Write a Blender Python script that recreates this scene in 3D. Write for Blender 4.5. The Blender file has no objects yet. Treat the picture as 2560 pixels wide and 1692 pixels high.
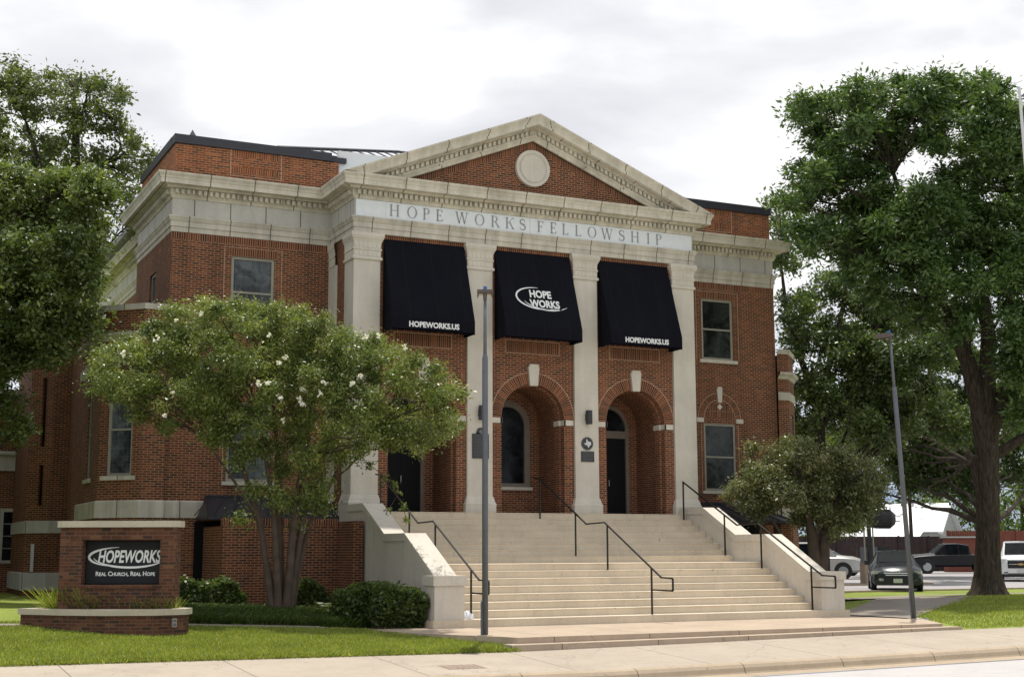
import bpy, bmesh, math, random
import numpy as np
from mathutils import Vector, Matrix

sc = bpy.context.scene
COL = sc.collection
PI = math.pi
rad = math.radians

# ---------------------------------------------------------------- camera
cam_d = bpy.data.cameras.new("camera"); cam = bpy.data.objects.new("camera", cam_d); COL.objects.link(cam)
sc.camera = cam
CAM_POS = (-19.267, -38.339, 1.824)
YAW, PITCH, ROLL, FPX = 0.44955, 0.152715, -0.0031445, 3446.74
fv = Vector((math.sin(YAW)*math.cos(PITCH), math.cos(YAW)*math.cos(PITCH), math.sin(PITCH)))
rv = Vector((math.cos(YAW), -math.sin(YAW), 0)); uv_ = rv.cross(fv)
r2 = rv*math.cos(ROLL)+uv_*math.sin(ROLL); u2 = -rv*math.sin(ROLL)+uv_*math.cos(ROLL)
cam.matrix_world = Matrix(((r2.x, u2.x, -fv.x, CAM_POS[0]), (r2.y, u2.y, -fv.y, CAM_POS[1]), (r2.z, u2.z, -fv.z, CAM_POS[2]), (0, 0, 0, 1)))
cam_d.sensor_fit = 'HORIZONTAL'; cam_d.sensor_width = 36.0; cam_d.lens = 36.0*FPX/2560.0
cam_d.clip_start = 0.3; cam_d.clip_end = 2500

# ---------------------------------------------------------------- light
sc.view_settings.view_transform = 'Standard'; sc.view_settings.look = 'None'
sc.view_settings.exposure = 0.0; sc.view_settings.gamma = 1.0
SUN_EL, SUN_AZ = rad(76.0), math.atan2(0.56, 0.83)      # azimuth measured from +y towards +x
sdir = Vector((math.cos(SUN_EL)*math.sin(SUN_AZ), math.cos(SUN_EL)*math.cos(SUN_AZ), math.sin(SUN_EL)))
sun_d = bpy.data.lights.new("sun", 'SUN'); sun = bpy.data.objects.new("sun", sun_d); COL.objects.link(sun)
sun_d.energy = 4.7; sun_d.angle = rad(0.8); sun_d.color = (1.0, 0.945, 0.86)
sun.rotation_euler = sdir.to_track_quat('Z', 'Y').to_euler(); sun.location = (0, 0, 60)

world = bpy.data.worlds.new("World"); sc.world = world; world.use_nodes = True
wn, wl = world.node_tree.nodes, world.node_tree.links
wn.clear()
w_out = wn.new('ShaderNodeOutputWorld'); w_bg = wn.new('ShaderNodeBackground'); w_bg2 = wn.new('ShaderNodeBackground')
sky = wn.new('ShaderNodeTexSky'); sky.sky_type = 'NISHITA'; sky.sun_disc = False
sky.sun_elevation = SUN_EL; sky.sun_rotation = SUN_AZ
wl.new(sky.outputs[0], w_bg.inputs[0]); w_bg.inputs[1].default_value = 0.10
w_tc = wn.new('ShaderNodeTexCoord')
w_map = wn.new('ShaderNodeMapping'); w_map.inputs['Scale'].default_value = (1.0, 1.0, 2.6); w_map.inputs['Location'].default_value = (0.35, 0.1, 0.6)
wl.new(w_tc.outputs['Generated'], w_map.inputs[0])
n1 = wn.new('ShaderNodeTexNoise'); n1.inputs['Scale'].default_value = 4.6; n1.inputs['Detail'].default_value = 6; n1.inputs['Roughness'].default_value = 0.5
n1.inputs['Distortion'].default_value = 0.25
wl.new(w_map.outputs[0], n1.inputs['Vector'])
cr = wn.new('ShaderNodeValToRGB'); e = cr.color_ramp.elements
e[0].position = 0.33; e[0].color = (0.78, 0.785, 0.835, 1)
e[1].position = 0.53; e[1].color = (1.04, 1.04, 1.04, 1)
m_ = cr.color_ramp.elements.new(0.45); m_.color = (0.90, 0.905, 0.94, 1)
wl.new(n1.outputs[0], cr.inputs[0])
sepz = wn.new('ShaderNodeSeparateXYZ'); wl.new(w_tc.outputs['Generated'], sepz.inputs[0])
gr = wn.new('ShaderNodeValToRGB'); ge = gr.color_ramp.elements
ge[0].position = 0.0; ge[0].color = (.30, .37, .47, 1); ge[1].position = 1.0; ge[1].color = (.74, .76, .80, 1)
for p_, c_ in ((.035, (.40, .48, .60)), (.10, (.66, .70, .75)), (.17, (.80, .81, .82)), (.32, (.80, .80, .80)), (.7, (.72, .74, .78))):
    q_ = ge.new(p_); q_.color = (*c_, 1)
wl.new(sepz.outputs['Z'], gr.inputs[0])
mxw = wn.new('ShaderNodeMix'); mxw.data_type = 'RGBA'; mxw.blend_type = 'MULTIPLY'; mxw.inputs[0].default_value = 1.0
wl.new(cr.outputs[0], mxw.inputs[6]); wl.new(gr.outputs[0], mxw.inputs[7])
wl.new(mxw.outputs[2], w_bg2.inputs[0]); w_bg2.inputs[1].default_value = 1.27
# thin spots in the cloud deck let the blue sky through, more so near the horizon
n2 = wn.new('ShaderNodeTexNoise'); n2.inputs['Scale'].default_value = 1.9; n2.inputs['Detail'].default_value = 4
m2 = wn.new('ShaderNodeMapping'); m2.inputs['Scale'].default_value = (1.0, 1.0, 2.2); m2.inputs['Location'].default_value = (3.1, 1.7, 0.2)
wl.new(w_tc.outputs['Generated'], m2.inputs[0]); wl.new(m2.outputs[0], n2.inputs['Vector'])
sepw = wn.new('ShaderNodeSeparateXYZ'); wl.new(w_tc.outputs['Generated'], sepw.inputs[0])
mr = wn.new('ShaderNodeMapRange'); mr.inputs['From Min'].default_value = 0.0; mr.inputs['From Max'].default_value = 0.28
mr.inputs['To Min'].default_value = 0.14; mr.inputs['To Max'].default_value = -0.08
wl.new(sepw.outputs['Z'], mr.inputs[0])
ad = wn.new('ShaderNodeMath'); ad.operation = 'ADD'; wl.new(n2.outputs[0], ad.inputs[0]); wl.new(mr.outputs[0], ad.inputs[1])
mr2 = wn.new('ShaderNodeMapRange'); mr2.inputs['From Min'].default_value = 0.60; mr2.inputs['From Max'].default_value = 0.80
wl.new(ad.outputs[0], mr2.inputs[0])
mixw = wn.new('ShaderNodeMixShader'); wl.new(mr2.outputs[0], mixw.inputs[0])
wl.new(w_bg2.outputs[0], mixw.inputs[1]); wl.new(w_bg.outputs[0], mixw.inputs[2])
wl.new(mixw.outputs[0], w_out.inputs[0])

# ---------------------------------------------------------------- materials
class NG:
    def __init__(s, name):
        s.m = bpy.data.materials.new(name); s.m.use_nodes = True
        s.t = s.m.node_tree; s.t.nodes.clear()
        s.out = s.t.nodes.new('ShaderNodeOutputMaterial'); s.b = s.t.nodes.new('ShaderNodeBsdfPrincipled')
        s.t.links.new(s.b.outputs[0], s.out.inputs[0])
    def n(s, typ, **kw):
        nd = s.t.nodes.new(typ)
        for k, v in kw.items(): setattr(nd, k, v)
        return nd
    def link(s, a, b): s.t.links.new(a, b)
    def put(s, sock, v):
        if hasattr(v, 'links') or hasattr(v, 'is_output'): s.link(v, sock)
        else: sock.default_value = v
    def math(s, op, a, b=0.0, c=None):
        nd = s.n('ShaderNodeMath', operation=op); s.put(nd.inputs[0], a); s.put(nd.inputs[1], b)
        if c is not None: s.put(nd.inputs[2], c)
        return nd.outputs[0]
    def noise(s, vec, scale, detail=4, rough=0.55, dist=0.0):
        nd = s.n('ShaderNodeTexNoise'); nd.inputs['Scale'].default_value = scale; nd.inputs['Detail'].default_value = detail
        nd.inputs['Roughness'].default_value = rough; nd.inputs['Distortion'].default_value = dist
        if vec is not None: s.link(vec, nd.inputs['Vector'])
        return nd.outputs[0]
    def mapping(s, vec, scale=(1, 1, 1), loc=(0, 0, 0)):
        nd = s.n('ShaderNodeMapping'); nd.inputs['Scale'].default_value = scale; nd.inputs['Location'].default_value = loc
        s.link(vec, nd.inputs[0]); return nd.outputs[0]
    def ramp(s, fac, stops):
        nd = s.n('ShaderNodeValToRGB'); el = nd.color_ramp.elements
        while len(el) < len(stops): el.new(0.5)
        for x, (p, c) in zip(el, stops): x.position = p; x.color = (c[0], c[1], c[2], 1) if not isinstance(c, (int, float)) else (c, c, c, 1)
        s.link(fac, nd.inputs[0]); return nd.outputs[0]
    def mix(s, f, a, b, typ='MIX'):
        nd = s.n('ShaderNodeMix', data_type='RGBA', blend_type=typ); s.put(nd.inputs[0], f)
        for i, v in ((6, a), (7, b)):
            s.put(nd.inputs[i], v if not isinstance(v, tuple) else (v[0], v[1], v[2], 1))
        return nd.outputs[2]
    def geo(s): return s.n('ShaderNodeNewGeometry').outputs['Position']
    def uv(s): return s.n('ShaderNodeUVMap', uv_map='uv').outputs[0]
    def bump(s, h, strength=0.3, dist=0.02):
        nd = s.n('ShaderNodeBump'); nd.inputs['Strength'].default_value = strength; nd.inputs['Distance'].default_value = dist
        s.link(h, nd.inputs['Height']); s.link(nd.outputs[0], s.b.inputs['Normal'])
    def fin(s, col=None, rough=0.8, metal=0.0, spec=0.3):
        if col is not None: s.put(s.b.inputs['Base Color'], col if not isinstance(col, tuple) else (col[0], col[1], col[2], 1))
        s.put(s.b.inputs['Roughness'], rough); s.b.inputs['Metallic'].default_value = metal
        s.b.inputs['Specular IOR Level'].default_value = spec
        return s.m

def brick(name, soldier=False, tint=(1, 1, 1), mcol=(.40, .235, .145)):
    g = NG(name); uv = g.uv(); sp = g.n('ShaderNodeSeparateXYZ'); g.link(uv, sp.inputs[0])
    u, v = sp.outputs[0], sp.outputs[1]
    bw, bh = (0.0702, 0.225) if soldier else (0.222, 0.0702)
    mu, mv = (0.22, 0.07) if soldier else (0.075, 0.23)
    vs = g.math('DIVIDE', v, bh); row = g.math('FLOOR', vs)
    us = g.math('DIVIDE', u, bw)
    if not soldier: us = g.math('ADD', us, g.math('MULTIPLY', g.math('MODULO', g.math('ABSOLUTE', row), 2.0), 0.5))
    colm = g.math('FLOOR', us)
    fu = g.math('FRACT', us); fv_ = g.math('FRACT', vs)
    mask = g.math('MULTIPLY', g.math('GREATER_THAN', fu, mu), g.math('GREATER_THAN', fv_, mv))
    cb = g.n('ShaderNodeCombineXYZ'); g.link(colm, cb.inputs[0]); g.link(row, cb.inputs[1])
    wnz = g.n('ShaderNodeTexWhiteNoise', noise_dimensions='2D'); g.link(cb.outputs[0], wnz.inputs['Vector'])
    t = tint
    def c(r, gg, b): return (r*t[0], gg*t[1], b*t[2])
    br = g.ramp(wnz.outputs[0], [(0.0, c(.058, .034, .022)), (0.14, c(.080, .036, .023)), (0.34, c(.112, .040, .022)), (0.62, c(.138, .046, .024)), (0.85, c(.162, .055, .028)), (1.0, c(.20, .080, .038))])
    big = g.noise(g.geo(), 0.55, 5, 0.6)
    bigf = g.ramp(big, [(0.28, 0.74), (0.5, 0.98), (0.72, 1.16)])
    stk = g.ramp(g.noise(g.mapping(g.geo(), (1.3, 1.3, 0.10)), 1.6, 5, 0.65), [(0.48, 1.0), (0.74, 0.70)])
    br = g.mix(1.0, br, bigf, 'MULTIPLY')
    fine = g.ramp(g.noise(g.geo(), 26, 3), [(0.3, 0.85), (0.7, 1.12)])
    br = g.mix(1.0, br, fine, 'MULTIPLY')
    mort = g.mix(g.noise(g.geo(), 1.2, 4), tuple(x*.86 for x in mcol), mcol)
    colr = g.mix(1.0, g.mix(mask, mort, br), stk, 'MULTIPLY')
    g.bump(mask, 0.35, 0.008)
    return g.fin(colr, 0.88, 0, 0.2)

def stone(name, base=(.60, .565, .49), joint=0.0, stain=0.35, streak=0.3):
    g = NG(name); pos = g.geo()
    a = g.noise(pos, 1.1, 6, 0.6); b = g.noise(g.mapping(pos, (1.4, 1.4, 0.16)), 2.2, 5, 0.6)
    c1 = g.mix(g.ramp(a, [(0.35, 0.0), (0.7, 1.0)]), tuple(x*0.90 for x in base), tuple(x*1.06 for x in base))
    st = g.ramp(b, [(0.40, 1.0), (0.66, 1.0 - streak)])
    c1 = g.mix(1.0, c1, st, 'MULTIPLY')
    dk = g.ramp(g.noise(pos, 0.9, 7, 0.72, 0.4), [(0.50, 0.0), (0.72, 1.0)])
    c1 = g.mix(g.math('MULTIPLY', dk, stain), c1, (.215, .185, .145))
    sp = g.ramp(g.noise(pos, 40, 3, 0.6), [(0.3, 0.9), (0.7, 1.08)])
    c1 = g.mix(1.0, c1, sp, 'MULTIPLY')
    if joint:
        s_ = g.n('ShaderNodeSeparateXYZ'); g.link(g.uv(), s_.inputs[0])
        f = g.math('FRACT', g.math('ADD', g.math('DIVIDE', s_.outputs[0], joint), 100.37))
        j = g.math('LESS_THAN', f, 0.034/joint)
        c1 = g.mix(g.math('MULTIPLY', j, 0.85), c1, (.10, .085, .06))
    g.bump(g.noise(pos, 30, 4), 0.12, 0.01)
    return g.fin(c1, 0.86, 0, 0.2)

def concrete(name, base, joint=0, jaxis=0, var=0.12, dirt=0.25, crack=0.0):
    g = NG(name); pos = g.geo()
    a = g.noise(pos, 0.8, 7, 0.62)
    c1 = g.mix(g.ramp(a, [(0.3, 0.0), (0.72, 1.0)]), tuple(x*(1-var) for x in base), tuple(x*(1+var*0.6) for x in base))
    dk = g.ramp(g.noise(pos, 0.37, 8, 0.75, 0.6), [(0.52, 0.0), (0.78, 1.0)])
    c1 = g.mix(g.math('MULTIPLY', dk, dirt), c1, tuple(x*0.45 for x in base))
    run = g.ramp(g.noise(g.mapping(pos, (3.0, 3.0, .25)), 1.5, 6, .7), [(0.50, 1.0), (0.74, 0.87)]); c1 = g.mix(1.0, c1, run, 'MULTIPLY')
    gum = g.ramp(g.noise(pos, 7.5, 2, .5), [(0.24, 0.62), (0.285, 1.0)]); c1 = g.mix(1.0, c1, gum, 'MULTIPLY')
    sp = g.ramp(g.noise(pos, 55, 2), [(0.3, 0.88), (0.7, 1.1)])
    c1 = g.mix(1.0, c1, sp, 'MULTIPLY')
    if joint:
        s_ = g.n('ShaderNodeSeparateXYZ'); g.link(pos, s_.inputs[0])
        f = g.math('FRACT', g.math('ADD', g.math('DIVIDE', s_.outputs[jaxis], joint), 50.2))
        c1 = g.mix(g.math('LESS_THAN', f, 0.022/joint), c1, tuple(x*0.35 for x in base))
    if not crack: g.bump(g.noise(pos, 45, 3), 0.15, 0.01); return g.fin(c1, 0.9, 0, 0.25)
    cr_ = g.n('ShaderNodeTexVoronoi', feature='DISTANCE_TO_EDGE'); cr_.inputs['Scale'].default_value = 0.33
    nn = g.n('ShaderNodeTexNoise'); nn.inputs['Scale'].default_value = 1.6; nn.inputs['Detail'].default_value = 5; g.link(pos, nn.inputs['Vector'])
    vm = g.n('ShaderNodeVectorMath', operation='ADD'); g.link(pos, vm.inputs[0]); g.link(nn.outputs[1], vm.inputs[1]); g.link(vm.outputs[0], cr_.inputs['Vector'])
    c1 = g.mix(g.math('MULTIPLY', g.math('LESS_THAN', cr_.outputs[0], 0.003), crack), c1, tuple(x*0.35 for x in base))
    g.bump(g.noise(pos, 45, 3), 0.15, 0.01)
    return g.fin(c1, 0.9, 0, 0.25)

def plain(name, col, rough=0.5, metal=0.0, spec=0.4, var=0.0, vs=6.0):
    g = NG(name)
    if var:
        f = g.ramp(g.noise(g.geo(), vs, 5, 0.6), [(0.3, 1-var), (0.7, 1+var*0.6)])
        return g.fin(g.mix(1.0, col, f, 'MULTIPLY'), rough, metal, spec)
    return g.fin(col, rough, metal, spec)

def leafmat(name, cols, trans=0.35, rough=0.45, spec=0.35):
    g = NG(name); s_ = g.n('ShaderNodeSeparateXYZ'); g.link(g.uv(), s_.inputs[0])
    k = len(cols)
    c1 = g.ramp(s_.outputs[0], [(i/(k-1), c) for i, c in enumerate(cols)])
    f = g.ramp(g.noise(g.geo(), 0.8, 3), [(0.3, 0.8), (0.7, 1.15)])
    c1 = g.mix(1.0, c1, f, 'MULTIPLY')
    g.fin(c1, rough, 0, spec)
    tr = g.n('ShaderNodeBsdfTranslucent'); g.link(g.mix(1.0, c1, (1.6, 1.6, 0.6), 'MULTIPLY'), tr.inputs[0])
    mx = g.n('ShaderNodeMixShader'); mx.inputs[0].default_value = trans
    g.link(g.b.outputs[0], mx.inputs[1]); g.link(tr.outputs[0], mx.inputs[2]); g.link(mx.outputs[0], g.out.inputs[0])
    return g.m

def glassmat(name, tint, pat=0.0, spec=0.45):
    g = NG(name); pos = g.geo()
    c1 = g.mix(g.ramp(g.noise(pos, 1.5, 6, 0.68, 0.7), [(0.38, 0.0), (0.50, 0.35), (0.66, 1.0)]), tuple(x*0.35 for x in tint), tuple(x*2.1 for x in tint))  # dark and pale patches in the colour imitate reflections in the panes
    wob = g.n('ShaderNodeBump'); wob.inputs['Strength'].default_value = .25; wob.inputs['Distance'].default_value = .05; g.link(g.noise(pos, 2.6, 2), wob.inputs['Height']); g.link(wob.outputs[0], g.b.inputs['Normal'])
    if pat:
        s_ = g.n('ShaderNodeSeparateXYZ'); g.link(g.uv(), s_.inputs[0])
        fx = g.math('LESS_THAN', g.math('FRACT', g.math('DIVIDE', s_.outputs[0], pat)), 0.09)
        fy = g.math('LESS_THAN', g.math('FRACT', g.math('DIVIDE', s_.outputs[1], pat*1.5)), 0.07)
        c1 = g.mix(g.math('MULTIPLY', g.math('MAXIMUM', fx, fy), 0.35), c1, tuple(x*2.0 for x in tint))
    m = g.fin(c1, 0.16, 0, spec)
    return m

M = {}
M['brick'] = brick('brick'); M['soldier'] = brick('soldier_brick', True)
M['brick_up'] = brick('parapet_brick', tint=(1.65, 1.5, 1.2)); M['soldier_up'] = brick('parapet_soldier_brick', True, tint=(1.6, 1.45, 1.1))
M['brick_sign'] = brick('sign_brick', tint=(.80, 1.0, 1.15), mcol=(.15, .088, .062))
M['stone'] = stone('limestone', (.61, .57, .495), stain=0.12, streak=0.09)
M['stone_j'] = stone('limestone_jointed', (.58, .54, .465), 1.25, 0.30, 0.25)
M['stone_c'] = stone('cornice_limestone', (.63, .585, .49), 1.35, 0.48, 0.22)
M['stone_w'] = stone('wing_frieze', (.53, .515, .475), 1.1, 0.15, 0.12)
M['sign_white'] = plain('painted_sign_board', (.68, .715, .74), 0.5, var=0.06)
M['letter_grey'] = plain('engraved_grey', (.27, .28, .31), 0.6)
M['step'] = concrete('step_concrete', (.61, .525, .405), dirt=0.24)
M['plaster'] = concrete('cheek_plaster', (.60, .555, .48), dirt=0.16, var=0.08)
M['walk'] = concrete('sidewalk_concrete', (.385, .33, .265), 3.0, 0, dirt=0.26, crack=.5)
M['plaza'] = concrete('plaza_concrete', (.43, .345, .262), 2.4, 0, dirt=0.28, crack=.35)
M['curb'] = concrete('curb_concrete', (.38, .305, .22), 2.45, 0, dirt=0.45)
M['road'] = concrete('road_concrete', (.44, .42, .41), var=0.06, dirt=0.10)
M['lot'] = concrete('lot_concrete', (.34, .325, .325), 6.0, 1, var=0.07, dirt=0.10)
M['path'] = concrete('old_path', (.27, .235, .20), 1.5, 0, dirt=0.3)
M['coping'] = plain('dark_metal_coping', (.045, .045, .055), 0.45, 0.3, var=0.15)
M['roof'] = plain('standing_seam_metal', (.40, .41, .44), 0.4, 0.4, var=0.05)
M['white'] = plain('white_flashing', (.7, .72, .72), 0.6)
M['frame'] = plain('painted_window_frame', (.30, .285, .235), 0.6, var=0.12)
M['frame_dk'] = plain('niche_frame', (.17, .145, .12), 0.6, var=0.12)
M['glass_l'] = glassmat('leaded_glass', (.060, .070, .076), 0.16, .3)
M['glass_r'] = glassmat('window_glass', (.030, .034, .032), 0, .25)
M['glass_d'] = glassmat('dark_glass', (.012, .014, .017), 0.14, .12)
M['door'] = plain('black_door', (.007, .007, .009), 0.6, spec=.15, var=0.2)
def canvas():
    g = NG('black_canvas'); s_ = g.n('ShaderNodeSeparateXYZ'); g.link(g.geo(), s_.inputs[0])
    f = g.math('FRACT', g.math('ADD', g.math('DIVIDE', s_.outputs[0], 0.887), 50.5)); seam = g.math('LESS_THAN', g.math('ABSOLUTE', g.math('SUBTRACT', f, 0.5)), 0.012)
    dust = g.ramp(g.noise(g.mapping(g.geo(), (1, 1, .5)), 1.3, 6, .65), [(0.4, 0.0), (0.75, 1.0)])
    c = g.mix(g.math('MULTIPLY', dust, .8), (.0050, .0053, .0095), (.0075, .0080, .0125)); c = g.mix(g.math('MULTIPLY', seam, .6), c, (.013, .013, .018))
    w_ = g.noise(g.mapping(g.geo(), (2.2, 1, .55)), 1.6, 3, .5, .8); h = g.math('ADD', w_, g.math('MULTIPLY', seam, -.25)); g.bump(h, .6, .08)
    return g.fin(c, .85, 0, .10)
M['awning'] = canvas()
M['old_awning'] = plain('black_canvas', (.0065, .0068, .011), 0.95, spec=0.05, var=0.12, vs=2)
M['white_ink'] = plain('white_lettering', (.72, .73, .74), 0.7)
M['iron'] = plain('black_iron', (.014, .014, .013), 0.45, 0.2)
M['bronze'] = plain('dark_bronze', (.05, .05, .055), 0.5, 0.4, var=0.2)
M['plaque_txt'] = plain('raised_metal_lettering', (.16, .16, .165), 0.45, 0.5)
M['silver'] = plain('pale_metal', (.55, .56, .57), 0.4, 0.3)
M['post'] = plain('grey_post_paint', (.115, .125, .150), 0.5, 0.2, var=0.12)
M['post_head'] = plain('brown_lamp_housing', (.10, .08, .07), 0.5, 0.2)
M['rust'] = plain('rusty_steel', (.31, .245, .19), 0.8, var=.4, vs=9); M['rust_dk'] = plain('rusty_rib', (.24, .17, .125), 0.8)
M['blue'] = plain('blue_sensor_cap', (.03, .12, .38), 0.4)
M['lens'] = plain('lamp_lens', (.6, .57, .48), 0.3)
M['panel'] = plain('sign_panel_black', (.016, .017, .019), 0.6, spec=.2, var=0.1)
M['cap'] = concrete('cast_coping', (.48, .43, .34), dirt=0.2)
M['sill'] = stone('sill_stone', (.56, .53, .45), stain=0.1, streak=0.1)
def barkmat():
    g = NG('bark_dark'); p = g.mapping(g.geo(), (6, 6, 1.1)); n_ = g.noise(p, 2.2, 6, 0.7, 0.4)
    g.bump(n_, 0.9, 0.05)
    return g.fin(g.ramp(n_, [(0.32, (.018, .014, .011)), (0.52, (.052, .041, .032)), (0.72, (.10, .082, .066))]), 0.95, 0, 0.15)
M['bark'] = barkmat()
M['bark_m'] = plain('bark_smooth', (.085, .060, .044), 0.8, var=0.35, vs=4)
M['leaf_oak'] = leafmat('oak_leaf', [(0.052, 0.076, 0.028), (0.088, 0.122, 0.042), (0.135, 0.175, 0.062), (0.21, 0.24, 0.1)], 0.28, .42, .42)
M['leaf_oak2'] = leafmat('oak_leaf_light', [(0.046, 0.074, 0.022), (0.088, 0.128, 0.034), (0.145, 0.195, 0.052), (0.27, 0.32, 0.095)], 0.3, .40, .5)
M['leaf_m'] = leafmat('myrtle_leaf', [(0.06, 0.088, 0.024), (0.1, 0.142, 0.036), (0.16, 0.205, 0.056), (0.24, 0.28, 0.09), (0.32, 0.3, 0.13)], 0.3, .40, .45)
M['leaf_big'] = leafmat('pecan_leaf', [(0.032, 0.064, 0.02), (0.06, 0.112, 0.032), (0.1, 0.165, 0.048), (0.175, 0.24, 0.088)], 0.28, .40, .48)
M['leaf_rm'] = leafmat('small_tree_leaf', [(0.07, 0.088, 0.034), (0.12, 0.14, 0.056), (0.185, 0.2, 0.085), (0.32, 0.28, 0.17)], 0.26, .4, .5)
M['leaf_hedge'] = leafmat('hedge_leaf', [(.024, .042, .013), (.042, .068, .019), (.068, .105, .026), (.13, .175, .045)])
M['leaf_far'] = leafmat('far_leaf', [(0.060, 0.098, 0.029), (0.096, 0.144, 0.042), (0.144, 0.196, 0.055)])
M['leaf_bg'] = leafmat('background_leaf', [(.030, .052, .017), (.055, .088, .026), (.095, .14, .040), (.17, .22, .075)], .28, .42, .4)
M['petal'] = leafmat('white_petal', [(0.72, 0.7, 0.66), (0.84, 0.83, 0.8), (0.9, 0.89, 0.87)], 0.15)
M['grass_blade'] = leafmat('grass_blade', [(0.15, 0.2, 0.034), (0.21, 0.265, 0.046), (0.27, 0.31, 0.06), (0.38, 0.36, 0.13)], 0.35)
M['shade_grass'] = leafmat('ground_cover_leaf', [(0.039, 0.066, 0.017), (0.065, 0.108, 0.022), (0.104, 0.156, 0.033)], 0.3)

def lawn_mat():
    g = NG('lawn'); pos = g.geo()
    a = g.ramp(g.noise(pos, 0.6, 6, 0.65), [(0.3, 0.0), (0.7, 1.0)])
    c1 = g.mix(a, (.165, .215, .042), (.25, .30, .062))
    b = g.ramp(g.noise(g.mapping(pos, (1, 1, 1), (5, 3, 0)), 0.35, 6, 0.7), [(0.56, 0.0), (0.74, 1.0)])
    c1 = g.mix(g.math('MULTIPLY', b, 0.6), c1, (.20, .19, .08))
    f = g.ramp(g.noise(pos, 22, 3, 0.7), [(0.3, 0.65), (0.7, 1.25)])
    c1 = g.mix(1.0, c1, f, 'MULTIPLY')
    g.bump(g.noise(pos, 40, 3), 0.5, 0.03)
    return g.fin(c1, 0.9, 0, 0.15)
M['lawn'] = lawn_mat()
M['soil'] = plain('mulch', (.07, .05, .035), 0.95, var=0.5, vs=12)

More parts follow.
